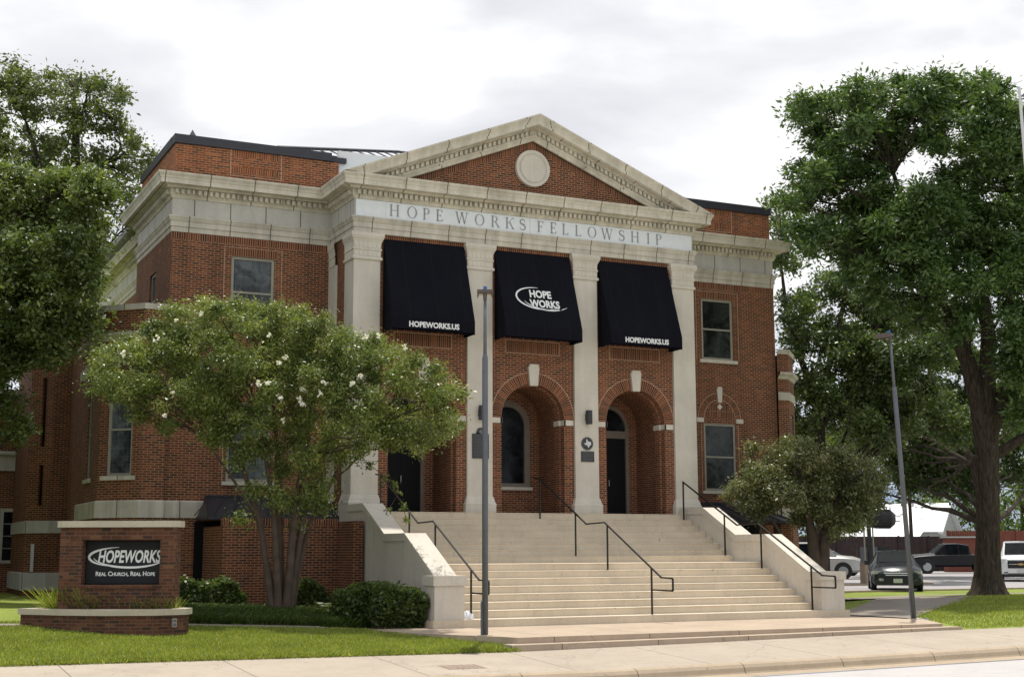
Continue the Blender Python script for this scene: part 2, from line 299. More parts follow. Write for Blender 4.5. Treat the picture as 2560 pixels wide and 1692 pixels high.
# ---------------------------------------------------------------- mesh helpers
class MB:
    def __init__(s): s.v = []; s.f = []; s.uv = {}
    def vert(s, p): s.v.append(tuple(p)); return len(s.v)-1
    def face(s, pts, uvs=None):
        idx = [s.vert(p) for p in pts]; s.f.append(idx)
        if uvs: s.uv[len(s.f)-1] = uvs
    def box(s, x0, x1, y0, y1, z0, z1, skip=''):
        a = (x0, y0, z0); b = (x1, y0, z0); c = (x1, y1, z0); d = (x0, y1, z0)
        e_ = (x0, y0, z1); f = (x1, y0, z1); g = (x1, y1, z1); h = (x0, y1, z1)
        for k, q in (('f', (a, b, f, e_)), ('r', (b, c, g, f)), ('k', (c, d, h, g)), ('l', (d, a, e_, h)), ('t', (e_, f, g, h)), ('b', (d, c, b, a))):
            if k not in skip: s.face(q)
        return s
    def obox(s, o, ux, uy, uz, a0, a1, b0, b1, c0, c1):
        o = Vector(o); ux, uy, uz = Vector(ux), Vector(uy), Vector(uz)
        P = lambda a, b, c: o+ux*a+uy*b+uz*c
        q = [P(a0, b0, c0), P(a1, b0, c0), P(a1, b1, c0), P(a0, b1, c0), P(a0, b0, c1), P(a1, b0, c1), P(a1, b1, c1), P(a0, b1, c1)]
        for i in ((0, 1, 5, 4), (1, 2, 6, 5), (2, 3, 7, 6), (3, 0, 4, 7), (4, 5, 6, 7), (3, 2, 1, 0)): s.face([q[k] for k in i])
        return s
    def prism(s, poly, z0, z1, cap=True):
        n = len(poly)
        for i in range(n):
            a, b = poly[i], poly[(i+1) % n]
            s.face([(a[0], a[1], z0), (b[0], b[1], z0), (b[0], b[1], z1), (a[0], a[1], z1)])
        if cap:
            s.face([(p[0], p[1], z1) for p in poly]); s.face([(p[0], p[1], z0) for p in reversed(poly)])
        return s
    def xprism(s, poly, x0, x1):                      # poly of (y, z), extruded along x
        n = len(poly)
        for i in range(n):
            a, b = poly[i], poly[(i+1) % n]
            s.face([(x0, a[0], a[1]), (x0, b[0], b[1]), (x1, b[0], b[1]), (x1, a[0], a[1])])
        s.face([(x0, p[0], p[1]) for p in reversed(poly)]); s.face([(x1, p[0], p[1]) for p in poly])
        return s
    def sweep(s, prof, path):                         # prof: (proj, z), path: (x, y); outside is to the right of travel
        n = len(path); offs = []
        for i in range(n):
            ns = []
            if i > 0: d = Vector(path[i])-Vector(path[i-1]); ns.append(Vector((d.y, -d.x)).normalized())
            if i < n-1: d = Vector(path[i+1])-Vector(path[i]); ns.append(Vector((d.y, -d.x)).normalized())
            if len(ns) == 2: m = ns[0]+ns[1]; m = m/max(0.2, (1+ns[0].dot(ns[1])))
            else: m = ns[0]
            offs.append(m)
        for i in range(n-1):
            for j in range(len(prof)-1):
                (p0, z0), (p1, z1) = prof[j], prof[j+1]
                A = Vector(path[i]); B = Vector(path[i+1])
                q = [A+offs[i]*p0, B+offs[i+1]*p0, B+offs[i+1]*p1, A+offs[i]*p1]
                s.face([(q[0].x, q[0].y, z0), (q[1].x, q[1].y, z0), (q[2].x, q[2].y, z1), (q[3].x, q[3].y, z1)])
        return s
    def tube(s, path, r, n=8, cap=True):
        P = [Vector(p) for p in path]; R = r if isinstance(r, (list, tuple)) else [r]*len(P); rings = []
        prev = None
        for i, p in enumerate(P):
            d = (P[min(i+1, len(P)-1)]-P[max(i-1, 0)]).normalized()
            a = prev if prev is not None else (Vector((0, 0, 1)) if abs(d.z) < 0.9 else Vector((1, 0, 0)))
            u = (a-d*a.dot(d)).normalized(); w = d.cross(u); prev = u
            rings.append([s.vert(p+(u*math.cos(2*PI*k/n)+w*math.sin(2*PI*k/n))*R[i]) for k in range(n)])
        for a, b in zip(rings, rings[1:]):
            for k in range(n): s.f.append([a[k], a[(k+1) % n], b[(k+1) % n], b[k]])
        if cap: s.f.append(list(reversed(rings[0]))); s.f.append(rings[-1])
        return s
    def cut(s): s.cuts = getattr(s, 'cuts', [])+[len(s.f)]
    def pieces(s, name, mat, parent=None, **k):
        c = [0]+getattr(s, 'cuts', [])+[len(s.f)]; out = []
        for a, b in zip(c, c[1:]):
            if a == b: continue
            m = MB()
            for i in range(a, b): m.face([s.v[j] for j in s.f[i]], s.uv.get(i))
            out.append(m.build(name, mat, parent, **k))
        return out
    def build(s, name, mat, parent=None, smooth=False, bevel=0.0):
        me = bpy.data.meshes.new(name); me.from_pydata([tuple(p) for p in s.v], [], s.f); me.materials.append(M[mat] if isinstance(mat, str) else mat)
        ul = me.uv_layers.new(name='uv'); V = me.vertices
        for pi, p in enumerate(me.polygons):
            if pi in s.uv:
                for li, q in zip(p.loop_indices, s.uv[pi]): ul.data[li].uv = q
                continue
            n_ = p.normal
            if abs(n_.z) > 0.85:
                for li in p.loop_indices: co = V[me.loops[li].vertex_index].co; ul.data[li].uv = (co.x, co.y)
            else:
                t = Vector((-n_.y, n_.x, 0)).normalized(); w = n_.cross(t)
                for li in p.loop_indices: co = V[me.loops[li].vertex_index].co; ul.data[li].uv = (co.dot(t), co.dot(w))
        if smooth:
            for p in me.polygons: p.use_smooth = True
        o = bpy.data.objects.new(name, me); COL.objects.link(o)
        if bevel:
            b = o.modifiers.new('bevel', 'BEVEL'); b.width = bevel; b.segments = 2; b.limit_method = 'ANGLE'
        if parent is not None: attach(o, parent)
        return o

def attach(o, parent):
    o.parent = parent
    if parent.type == 'EMPTY' and not parent.get('_local'):
        o.matrix_parent_inverse = Matrix.Translation(-Vector(parent.location))
def tag(o, label=None, cat=None, group=None, kind=None):
    if label: o['label'] = label
    if cat: o['category'] = cat
    if group: o['group'] = group
    if kind: o['kind'] = kind
    return o
def thing(name, label, cat, loc=(0, 0, 0), group=None):
    o = bpy.data.objects.new(name, None); COL.objects.link(o); o.location = loc; o.empty_display_size = 0.3
    return tag(o, label, cat, group)
def local_thing(name, label, cat, group=None):        # built around its own origin, then placed
    o = bpy.data.objects.new(name, None); COL.objects.link(o); o.empty_display_size = 0.3; o['_local'] = 1
    return tag(o, label, cat, group)
def struct(name, mb, mat, **k):
    o = mb.build(name, mat, **k); o['kind'] = 'structure'; return o
def copy_tree(o, parent=None):
    c = o.copy(); COL.objects.link(c)
    if parent is not None: c.parent = parent; c.matrix_parent_inverse = o.matrix_parent_inverse.copy()
    for ch in [q for q in bpy.data.objects if q.parent == o]: copy_tree(ch, c)
    return c

def wall(mb, o, u, n_, u0, u1, z0, z1, holes, depth=0.15, reveal=None):
    """vertical wall sheet: origin o (x, y), unit direction u, outward normal n_. holes: (ua, ub, za, zb, arch_radius or 0)"""
    reveal = reveal or mb
    P = lambda a, z, d=0.0: (o[0]+u[0]*a-n_[0]*d, o[1]+u[1]*a-n_[1]*d, z)
    tops = [(h[3]+h[4]) for h in holes]
    us = sorted({u0, u1} | {h[0] for h in holes} | {h[1] for h in holes})
    for a, b in zip(us, us[1:]):
        hs = sorted([h for h in holes if h[0] <= a+1e-6 and h[1] >= b-1e-6], key=lambda h: h[2])
        z = z0
        for h in hs:
            if h[2] > z+1e-6: mb.face([P(a, z), P(b, z), P(b, h[2]), P(a, h[2])])
            z = h[3]
            if h[4]:
                r = h[4]; c = (h[0]+h[1])/2; zt = h[3]+r
                N = 20
                for i in range(N):
                    t0 = PI-PI*i/N; t1 = PI-PI*(i+1)/N
                    a0, b0 = c+r*math.cos(t0), h[3]+r*math.sin(t0); a1, b1 = c+r*math.cos(t1), h[3]+r*math.sin(t1)
                    mb.face([P(a0, b0), P(a1, b1), P(a1, zt), P(a0, zt)])
                z = zt
        if z1 > z+1e-6: mb.face([P(a, z), P(b, z), P(b, z1), P(a, z1)])
    for h in holes:
        a, b, za, zb, r = h
        reveal.face([P(a, za), P(a, zb), P(a, zb, depth), P(a, za, depth)])
        reveal.face([P(b, zb), P(b, za), P(b, za, depth), P(b, zb, depth)])
        reveal.face([P(a, za, depth), P(b, za, depth), P(b, za), P(a, za)])
        if r:
            c = (a+b)/2; N = 20
            for i in range(N):
                t0 = PI-PI*i/N; t1 = PI-PI*(i+1)/N
                a0, b0 = c+r*math.cos(t0), zb+r*math.sin(t0); a1, b1 = c+r*math.cos(t1), zb+r*math.sin(t1)
                s0, s1 = r*PI*i/N, r*PI*(i+1)/N
                reveal.face([P(a0, b0), P(a0, b0, depth), P(a1, b1, depth), P(a1, b1)], [(0, s0), (depth, s0), (depth, s1), (0, s1)])
        else:
            reveal.face([P(a, zb), P(b, zb), P(b, zb, depth), P(a, zb, depth)])

def arch_ring(mb, c, zs, r0, r1, y, a0=0.0, a1=PI, N=30, yb=None):
    """flat soldier ring facing -y"""
    for i in range(N):
        t0 = a0+(a1-a0)*i/N; t1 = a0+(a1-a0)*(i+1)/N
        P = lambda t, r, yy=y: (c+r*math.cos(t), yy, zs+r*math.sin(t))
        rm = (r0+r1)/2
        mb.face([P(t1, r0), P(t0, r0), P(t0, r1), P(t1, r1)], [(t1*rm, 0.012), (t0*rm, 0.012), (t0*rm, 0.222), (t1*rm, 0.222)])
        if yb is not None: mb.face([P(t0, r1), P(t0, r1, yb), P(t1, r1, yb), P(t1, r1)])

def disc(mb, c, zc, r, y, n=40, r0=0.0):
    P = lambda t, rr: (c+rr*math.cos(t), y, zc+rr*math.sin(t))
    if r0 == 0: mb.face([P(2*PI*i/n, r) for i in range(n)][::-1][::-1]); return
    for i in range(n):
        t0, t1 = 2*PI*i/n, 2*PI*(i+1)/n
        mb.face([P(t0, r0), P(t0, r), P(t1, r), P(t1, r0)])

def text_obj(name, body, size, mat, parent, M4, offset=0.0, shear=0.0, xs=1.0, extrude=0.006, spacing=1.0, width=None, align='CENTER', caps=False):
    cu = bpy.data.curves.new(name, 'FONT'); cu.body = body; cu.size = size; cu.offset = offset; cu.shear = shear
    cu.extrude = extrude; cu.space_character = spacing; cu.align_x = align; cu.resolution_u = 3
    if caps:
        cu.small_caps_scale = .78
        for i in range(len(body)): cu.body_format[i].use_small_caps = True
    tmp = bpy.data.objects.new(name+'_tmp', cu); COL.objects.link(tmp)
    bpy.context.view_layer.update()
    me = bpy.data.meshes.new_from_object(tmp.evaluated_get(bpy.context.evaluated_depsgraph_get()))
    bpy.data.objects.remove(tmp); bpy.data.curves.remove(cu)
    xsn = [v.co.x for v in me.vertices]
    if width: xs = width/(max(xsn)-min(xsn)); 
    cx = (max(xsn)+min(xsn))/2 if width else 0
    me.transform(M4 @ Matrix.Diagonal((xs, 1, 1, 1)) @ Matrix.Translation((-cx, 0, 0)))
    me.name = name; me.materials.clear(); me.materials.append(M[mat])
    o = bpy.data.objects.new(name, me); COL.objects.link(o)
    if parent is not None: attach(o, parent)
    return o
def facing(o, ux, uz):                                # matrix: local x -> ux, local y -> uz, local z -> outward
    ux, uz = Vector(ux).normalized(), Vector(uz).normalized(); n_ = ux.cross(uz)
    return Matrix(((ux.x, uz.x, n_.x, o[0]), (ux.y, uz.y, n_.y, o[1]), (ux.z, uz.z, n_.z, o[2]), (0, 0, 0, 1)))
# ---------------------------------------------------------------- church
ZL = 2.965; ZC = 11.28; D = 2.24; L = 10.95
church = thing('church_building', 'red brick church with a limestone pedimented portico, four flat pilasters and two wings', 'church', (0, 5, 0))

# --- brick walls
w = MB(); rv_ = MB()
for s in (-1, 1):
    hx = (7.78, 9.12) if s > 0 else (-9.12, -7.78)
    holes = [(hx[0], hx[1], 3.88, 6.24, 0), (hx[0], hx[1], 8.50, 10.69, 0)]
    wall(w, (0, D), (1, 0), (0, -1), 5.9 if s > 0 else -L, L if s > 0 else -5.9, 0, ZC+.02, holes, 0.16)
    # outer side with a narrow window
    wall(w, (s*L, 0), (0, 1), (s, 0), D, 7.6, 0, ZC+.02, [(4.35, 5.3, 8.7, 10.45, 0)], 0.16)
    w.face([(s*L, 7.6, 0), (s*10, 7.6, 0), (s*10, 7.6, ZC+.02), (s*L, 7.6, ZC+.02)])
    w.face([(s*10, 7.6, 0), (s*10, 30, 0), (s*10, 30, ZC+.02), (s*10, 7.6, ZC+.02)])
    # portico flank
    w.face([(s*5.97, 0.3, 0), (s*5.97, D, 0), (s*5.97, D, 13), (s*5.97, 0.3, 13)])
w.face([(-10, 30, 0), (10, 30, 0), (10, 30, 13), (-10, 30, 13)])
w.build('brick_wall', 'brick', church)

# portico brick front with three arches
pw = MB(); jam = MB()
AW = 1.10; ZS = 5.90; YW = 0.10
cents = (-3.72, 0.0, 3.72)
wall(pw, (0, YW), (1, 0), (0, -1), -5.9, 5.9, ZL, ZC+.02, [(c-AW, c+AW, ZL, ZS, AW) for c in cents], 0.22, jam)
for c in cents:
    # second, slightly narrower order behind
    r2_ = 1.03
    wall(jam, (0, YW+0.22), (1, 0), (0, -1), c-1.25, c+1.25, ZL, 7.4, [(c-r2_, c+r2_, ZL, ZS, r2_)], 0.33)
    # niche: side walls, vault, back wall
    yb = 1.95; y0 = YW+0.55
    for s in (-1, 1): jam.face([(c+s*1.12, y0, ZL), (c+s*1.12, yb, ZL), (c+s*1.12, yb, ZS), (c+s*1.12, y0, ZS)])
    N = 16
    for i in range(N):
        t0, t1 = PI*i/N, PI*(i+1)/N
        q = [(c+1.12*math.cos(t), yy, ZS+1.12*math.sin(t)) for t, yy in ((t0, y0), (t0, yb), (t1, yb), (t1, y0))]
        jam.face(q, [(0, 1.12*t0), (1.3, 1.12*t0), (1.3, 1.12*t1), (0, 1.12*t1)])
    door = c != 0
    rr = 0.80
    za = ZL if door else 3.86
    wall(jam, (0, yb), (1, 0), (0, -1), c-1.13, c+1.13, ZL, 7.05, [(c-rr, c+rr, za, ZS-0.05, rr)], 0.12)
pw.build('portico_wall', 'brick', church)
jam.build('porch_recess', 'brick', church)

# soldier courses, lintels, arch rings, panels
so = MB()
def sold(x0, x1, z0, z1, y):                           # rows of upright bricks
    so.cut()
    so.face([(x0, y, z0), (x1, y, z0), (x1, y, z1), (x0, y, z1)], [(x0, 0.01), (x1, 0.01), (x1, 0.222), (x0, 0.222)])
for s in (-1, 1):
    a, b = sorted((s*5.97, s*L)); sold(a, b, 11.06, ZC, D-0.004)
    a, b = sorted((s*7.70, s*9.22)); sold(a, b, 10.692, 10.95, D-0.006)
    so.cut()
    so.face([(s*(L+.004), D, 11.06), (s*(L+.004), 7.6, 11.06), (s*(L+.004), 7.6, ZC), (s*(L+.004), D, ZC)], [(0, .01), (5.3, .01), (5.3, .222), (0, .222)])
    # blind arch over the lower wing windows
    c = s*8.45
    so.cut(); arch_ring(so, c, 6.42, 0.66, 0.88, D-0.008)
    for r0, z0, z1, zz in ((0.60, 6.30, 6.42, 0), (0.60, 6.44, 6.66, 0), (0.42, 6.68, 6.90, 0)):
        if z0 > 6.4: sold(c-r0, c+r0, z0, z1, D-0.006)
for a, b in ((-5.16, -2.29), (-1.43, 1.43), (2.29, 5.16)):
    sold(a, b, 11.06, ZC, YW-0.004)
for c in cents:
    so.cut(); arch_ring(so, c, ZS, AW, 1.435, YW-0.012, yb=YW)
    sold(c-.92, c+.92, 7.96, 8.19, YW-0.005); sold(c-.92, c+.92, 8.21, 8.32, YW-0.005)
so.pieces('soldier_course', 'soldier', church)
mo = MB()                                              # raised mortar beads framing panels, arches and windows
def bead(x0, x1, z0, z1, y, t=.016):
    mo.cut(); mo.box(x0, x1, y-.006, y, z1, z1+t); mo.box(x0, x1, y-.006, y, z0-t, z0); mo.box(x0-t, x0, y-.006, y, z0-t, z1+t); mo.box(x1, x1+t, y-.006, y, z0-t, z1+t)
for c in cents:
    bead(c-.94, c+.94, 7.94, 8.34, YW); mo.cut()
    for i in range(40):
        t0, t1 = PI*i/40, PI*(i+1)/40
        mo.face([(c+r*math.cos(t), YW-.014, ZS+r*math.sin(t)) for t, r in ((t0, 1.435), (t0, 1.455), (t1, 1.455), (t1, 1.435))])
for s in (-1, 1):
    c = s*8.45; mo.cut()
    mo.box(c-.90, c-.885, D-.008, D, 8.5, 10.96); mo.box(c+.885, c+.90, D-.008, D, 8.5, 10.96); mo.box(c-.90, c+.90, D-.009, D, 10.955, 10.97)
    mo.cut(); mo.box(c-.79, c-.775, D-.008, D, 3.9, 6.28); mo.box(c+.775, c+.79, D-.008, D, 3.9, 6.28)
    for i in range(40):
        t0, t1 = PI*i/40, PI*(i+1)/40
        for ra, rb in ((.885, .90), (.645, .66)):
            mo.face([(c+r*math.cos(t), D-.010, 6.42+r*math.sin(t)) for t, r in ((t0, ra), (t0, rb), (t1, rb), (t1, ra))])
M['mortar'] = plain('mortar', (.46, .32, .23), 0.9, var=0.15)
mo.pieces('mortar_bead', 'mortar', church)

# --- keystones, imposts, sills, base band
ks = MB()
def keystone(c, y, zb, zt, wb, wt, d=.09):
    ks.cut(); f = [(c-wb, zb), (c+wb, zb), (c+wt, zt), (c-wt, zt)]
    F = [(x, y-d, z) for x, z in f]; B = [(x, y, z) for x, z in f]
    ks.face(F)
    for i in range(4): ks.face([F[i], B[i], B[(i+1) % 4], F[(i+1) % 4]])
    ks.box(c-wt*.82, c+wt*.82, y-d-.015, y, zt+.001, zt+.075)
for c in cents:
    keystone(c, YW, 6.93, 7.53, .135, .19, .10)
for s in (-1, 1):
    c = s*8.45
    keystone(c, D, 6.98, 7.46, .075, .115, .06)
    ks.cut(); ks.face([(c, D-.03, 6.72), (c+.11, D-.03, 6.83), (c, D-.03, 6.94), (c-.11, D-.03, 6.83)])
    for a, b in ((c-.98, c-.69), (c+.69, c+.98)): ks.cut(); ks.box(a, b, D-.045, D, 6.27, 6.42)
ks.pieces('keystone', 'stone', church)
im = MB()
for c in cents:
    for s in (-1, 1):
        im.cut(); a, b = sorted((c+s*(AW-.02), c+s*1.42)); im.box(a, b, YW-.03, YW, 5.73, 5.895)
        a, b = sorted((c+s*(AW-.025), c+s*(AW+.04))); im.box(a, b, YW-.03, YW+.22, 5.73, 5.895)
        a, b = sorted((c+s*1.01, c+s*1.10)); im.box(a, b, YW+.20, YW+.56, 5.73, 5.895)
im.pieces('impost_band', 'stone', church)
sl = MB()
for s in (-1, 1):
    c = s*8.45
    sl.cut(); sl.box(c-.80, c+.80, D-.07, D+.05, 8.385, 8.50); sl.cut(); sl.box(c-.80, c+.80, D-.07, D+.05, 3.77, 3.88)
for c in cents:
    sl.cut(); sl.box(c-1.3, c+1.3, YW-.05, YW, 8.70, 8.83)
sl.cut(); sl.box(-.86, .86, 1.86, 2.0, 3.76, 3.86)
sl.pieces('window_sill', 'sill', church)
bb = MB()
for s in (-1, 1):
    P = [(-L, D), (-5.99, D)] if s < 0 else [(5.99, D), (L, D)]
    bb.cut(); bb.sweep([(0, 2.80), (.04, 2.80), (.04, 3.26), (0, 3.30)], P)
bb.pieces('base_band', 'stone_j', church)

# --- pilasters
PIL = ((-6.0, -5.16, .83), (-2.285, -1.44, .3), (1.44, 2.285, .3), (5.16, 6.0, .83))
def pilaster_mesh(mb, x0, x1, d):
    mb.box(x0, x1, 0, d, 3.44, 10.45, 'bt')
    path = [(x0, d), (x0, 0), (x1, 0), (x1, d)]
    mb.sweep([(0, 10.44), (.045, 10.46), (.055, 10.50), (.045, 10.54), (.012, 10.56), (.012, 10.74), (.035, 10.76), (.035, 10.80), (.012, 10.82), (.02, 10.98), (.06, 11.08), (.085, 11.11), (.085, 11.15), (.10, 11.16), (.10, 11.26), (.10, 11.279), (0, 11.279)], path)
    n = 6; wd = (x1-x0)/n
    for i in range(n):                                  # upright ribs of the capital
        xa = x0+wd*(i+.14); mb.box(xa, xa+wd*.72, -.028, .0, 10.83, 11.03); mb.box(xa, xa+wd*.72, -.024, .0, 10.575, 10.725)
    mb.sweep([(0, 3.46), (.02, 3.44), (.03, 3.40), (.05, 3.34), (.06, 3.28), (.09, 3.24), (.09, 3.20), (.085, 3.19), (.085, ZL-.02)], path)
for x0, x1, d in PIL:
    p = MB(); pilaster_mesh(p, x0, x1, d); p.build('pilaster', 'stone', church)
cp = MB()                                              # corner strips where the portico meets the wings
for s in (-1, 1):
    cp.cut(); a, b = sorted((s*5.97, s*6.05)); cp.box(a, b, 1.60, D-.002, 3.3, 10.55, 'bt')
    pa = [(-5.97, D-.002), (-6.05, D-.002), (-6.05, 1.60), (-5.97, 1.60)] if s < 0 else [(5.97, 1.60), (6.05, 1.60), (6.05, D-.002), (5.97, D-.002)]
    cp.sweep([(0, 10.5), (.03, 10.54), (.0, 10.58), (.0, 10.78), (.03, 10.82), (.0, 10.86), (.02, 11.02), (.05, 11.10), (.05, 11.279)], pa[1:3] if s < 0 else pa[1:3])
cp.pieces('corner_strip', 'stone', church)
# portico stone base below the landing
pb = MB(); pb.box(-6.08, 6.08, -.11, D-.01, 0.0, ZL-.012); pb.build('portico_base', 'plaster', church)

# --- entablature
path = [(-10, 30), (-10, 7.6), (-L, 7.6), (-L, D), (-6, D), (-6, 0), (6, 0), (6, D), (L, D), (L, 7.6), (10, 7.6), (10, 30)]
ar = MB(); ar.sweep([(-.3, ZC), (.0, ZC), (.015, ZC), (.015, 11.43), (.045, 11.44), (.045, 11.59), (.06, 11.60), (.09, 11.66), (.10, 11.70), (.115, 11.71), (.115, 11.76), (0, 11.765)], path)
ar.build('architrave', 'stone_j', church)
fr = MB(); fr.sweep([(0, 11.76), (0, 12.31)], path); fr.build('frieze', 'stone_w', church)
co = MB()
co.sweep([(0, 12.30), (.03, 12.30), (.05, 12.36), (.08, 12.40), (.09, 12.41), (.09, 12.56), (.12, 12.57), (.21, 12.58), (.21, 12.60), (.24, 12.64), (.44, 12.655), (.44, 12.64), (.46, 12.64), (.46, 12.77), (.475, 12.79), (.49, 12.85), (.53, 12.91), (.54, 12.93), (.54, 12.975), (.0, 13.03), (-.6, 13.04)], path)
def dentils(mb, A, B, n_, zA=12.415, zB=12.555):
    A = Vector(A); B = Vector(B); Ln = (B-A).length; k = max(1, int(Ln/.165)); d = (B-A)/Ln; st = Ln/k
    for i in range(k):
        o = A+d*(st*(i+.22)); mb.obox((o.x, o.y, 0), (d.x, d.y, 0), (n_[0], n_[1], 0), (0, 0, 1), 0, st*.56, .085, .19, zA, zB)
for A, B, n_ in (((-L, 7.6), (-L, D), (-1, 0)), ((-L, D), (-6, D), (0, -1)), ((-6, D), (-6, 0), (-1, 0)), ((-6, 0), (6, 0), (0, -1)), ((6, D), (L, D), (0, -1)), ((-10, 14), (-10, 7.6), (-1, 0))):
    dentils(co, A, B, n_)
co.build('cornice', 'stone_c', church)

# --- pediment
AP = 15.61; SL = (AP-12.97)/6.54
T = lambda x: AP-SL*abs(x)
rk = MB()
prof = [(-.4, .02), (.56, .0), (.56, -.05), (.53, -.10), (.495, -.17), (.475, -.24), (.475, -.33), (.44, -.335), (.43, -.355), (.22, -.375), (.20, -.40), (.10, -.42), (.10, -.565), (.12, -.575), (.115, -.62), (.07, -.68), (.05, -.76), (0, -.775)]
for s in (-1, 1):
    rk.cut()
    for (p0, d0), (p1, d1) in zip(prof, prof[1:]):
        xs0 = (AP+d0-12.99)/SL; xs1 = (AP+d1-12.99)/SL
        if p0 > .45 and p1 > .45: xs0 = min(6.54, xs0); xs1 = min(6.54, xs1)
        rk.face([(0, -p0, AP+d0), (s*xs0, -p0, T(xs0)+d0), (s*xs1, -p1, T(xs1)+d1), (0, -p1, AP+d1)])
    k = 31
    for i in range(k):
        x = .10+i*.163
        if T(x)-.57 < 13.02: break
        q = []
        for xx in (x, x+.09):
            for dz in (-.56, -.425):
                for y in (-.19, -.09): q.append((s*xx, y, T(xx)+dz))
        for idx in ((0, 4, 6, 2), (0, 1, 5, 4), (0, 2, 3, 1), (4, 5, 7, 6), (2, 6, 7, 3)): rk.face([q[j] for j in idx])
rk.pieces('raking_cornice', 'stone_c', church)
ty = MB(); zt = 14.85
ty.face([(-4.66, YW, 12.98), (4.66, YW, 12.98), (0, YW, 14.87)])
ty.face([(-5.9, YW-.02, 12.9), (5.9, YW-.02, 12.9), (5.9, YW-.02, 13.02), (-5.9, YW-.02, 13.02)])
ty.build('tympanum', 'brick', church)
ts = MB()
for s in (-1, 1):
    z0 = 14.845; n = 24; ts.cut()
    for i in range(n):
        xa, xb = 4.5*i/n, 4.5*(i+1)/n
        za, zb = z0-SL*xa, z0-SL*xb
        ts.face([(s*xa, YW-.012, za-.235), (s*xb, YW-.012, zb-.235), (s*xb, YW-.012, zb), (s*xa, YW-.012, za)], [(xa*1.08, .012), (xb*1.08, .012), (xb*1.08, .222), (xa*1.08, .222)])
ts.pieces('raking_soldier_course', 'soldier', church)
md = MB(); disc(md, 0, 13.94, .60, YW-.12, 48)
for i in range(48):
    t0, t1 = 2*PI*i/48, 2*PI*(i+1)/48
    q = lambda t, r, y: (r*math.cos(t), y, 13.94+r*math.sin(t))
    md.face([q(t0, .60, YW-.12), q(t0, .60, YW), q(t1, .60, YW), q(t1, .60, YW-.12)])
    for ra, rb in ((.43, .455), (.475, .485)):
        md.face([q(t0, ra, YW-.124), q(t0, rb, YW-.134), q(t1, rb, YW-.134), q(t1, ra, YW-.124)])
md.build('medallion', 'stone', church)

# --- parapets, copings, roofs
pp = MB(); cg = MB(); ps = MB()
for s in (-1, 1):
    X = lambda a, b: tuple(sorted((s*a, s*b))); pp.cut(); cg.cut(); ps.cut()
    a, b = X(5.75, 10.9); pp.box(a, b, 2.30, 2.6, 12.95, 14.02)
    a, b = X(10.6, 10.9); pp.box(a, b, 2.6, 7.55, 12.95, 14.02)
    a, b = X(9.75, 9.95); pp.box(a, b, 7.55, 29.9, 12.95, 14.05)
    a, b = X(6.0 if s < 0 else 5.2, 10.95); cg.box(a, b, 2.24, 2.66, 14.03, 14.30)
    a, b = X(10.55, 10.96); cg.box(a, b, 2.66, 7.6, 14.03, 14.30)
    a, b = X(9.6, 10.02); cg.box(a, b, 7.6, 29.9, 14.06, 14.30)
    if s < 0: cg.box(-5.98, -5.5, 2.28, 2.62, 14.03, 14.19)
    y = 2.294
    for xa, xb, za, zb in ((7.7, 9.2, 13.82, 14.02), (7.7, 9.2, 13.30, 13.50)):
        a, b = X(xa, xb); ps.face([(a, y, za), (b, y, za), (b, y, zb), (a, y, zb)], [(a, .01), (b, .01), (b, .222), (a, .222)])
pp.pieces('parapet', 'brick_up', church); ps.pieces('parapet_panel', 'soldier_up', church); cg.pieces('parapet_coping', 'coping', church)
mpb = MB()
for s in (-1, 1):
    mpb.cut()
    for xx in (7.62, 9.22):
        mpb.box(s*xx-.01, s*xx+.01, 2.288, 2.30, 13.2, 14.02)
    mpb.box(*sorted((s*7.62, s*9.22)), 2.288, 2.30, 13.2, 13.22)
mpb.pieces('mortar_bead', 'mortar', church)
rf = MB()
rf.face([(-7.5, 2.9, 14.42), (7.5, 2.9, 14.42), (2.2, 6.3, 15.86), (-2.2, 6.3, 15.86)])
rf.face([(-7.5, 2.9, 14.42), (-2.2, 6.3, 15.86), (-2.2, 27, 15.86), (-7.5, 29, 14.42)])
rf.face([(7.5, 2.9, 14.42), (2.2, 6.3, 15.86), (2.2, 27, 15.86), (7.5, 29, 14.42)])
rf.face([(-2.2, 6.3, 15.86), (2.2, 6.3, 15.86), (2.2, 27, 15.86), (-2.2, 27, 15.86)])
rf.face([(-6.4, -.4, 13.05), (0, -.4, AP+.0), (0, 6, AP), (-6.4, 6, 13.05)]); rf.face([(6.4, -.4, 13.05), (0, -.4, AP), (0, 6, AP), (6.4, 6, 13.05)])
rf.face([(-10.6, 2.6, 13.3), (10.6, 2.6, 13.3), (10.6, 29.9, 13.3), (-10.6, 29.9, 13.3)])
roof = rf.build('metal_roof', 'roof', church)
sm = MB()
for i in range(-17, 18):
    x = i*.42; f = 1.0 if abs(x) < 2.2 else (7.5-abs(x))/5.3
    if f > .05: sm.tube([(x, 2.9, 14.44), (x, 2.9+3.4*f, 14.44+1.44*f)], .022, 4)
sm.tube([(-7.6, 2.84, 14.45), (-2.2, 6.3, 15.90)], .055, 5); sm.tube([(7.6, 2.84, 14.45), (2.2, 6.3, 15.90)], .055, 5); sm.tube([(-2.2, 6.3, 15.90), (2.2, 6.3, 15.90)], .055, 5)
sm.build('roof_seam', 'coping', roof)
fl = MB(); fl.box(-5.73, -3.0, 2.42, 2.55, 13.0, 14.46); fl.build('roof_flashing', 'white', church)
vt = MB(); c = (-10.22, 3.2)
vt.face([(c[0]-.22, c[1]-.2, 14.3), (c[0]+.22, c[1]-.2, 14.3), (c[0], c[1], 14.78)]); vt.face([(c[0]+.22, c[1]-.2, 14.3), (c[0]+.22, c[1]+.2, 14.3), (c[0], c[1], 14.78)])
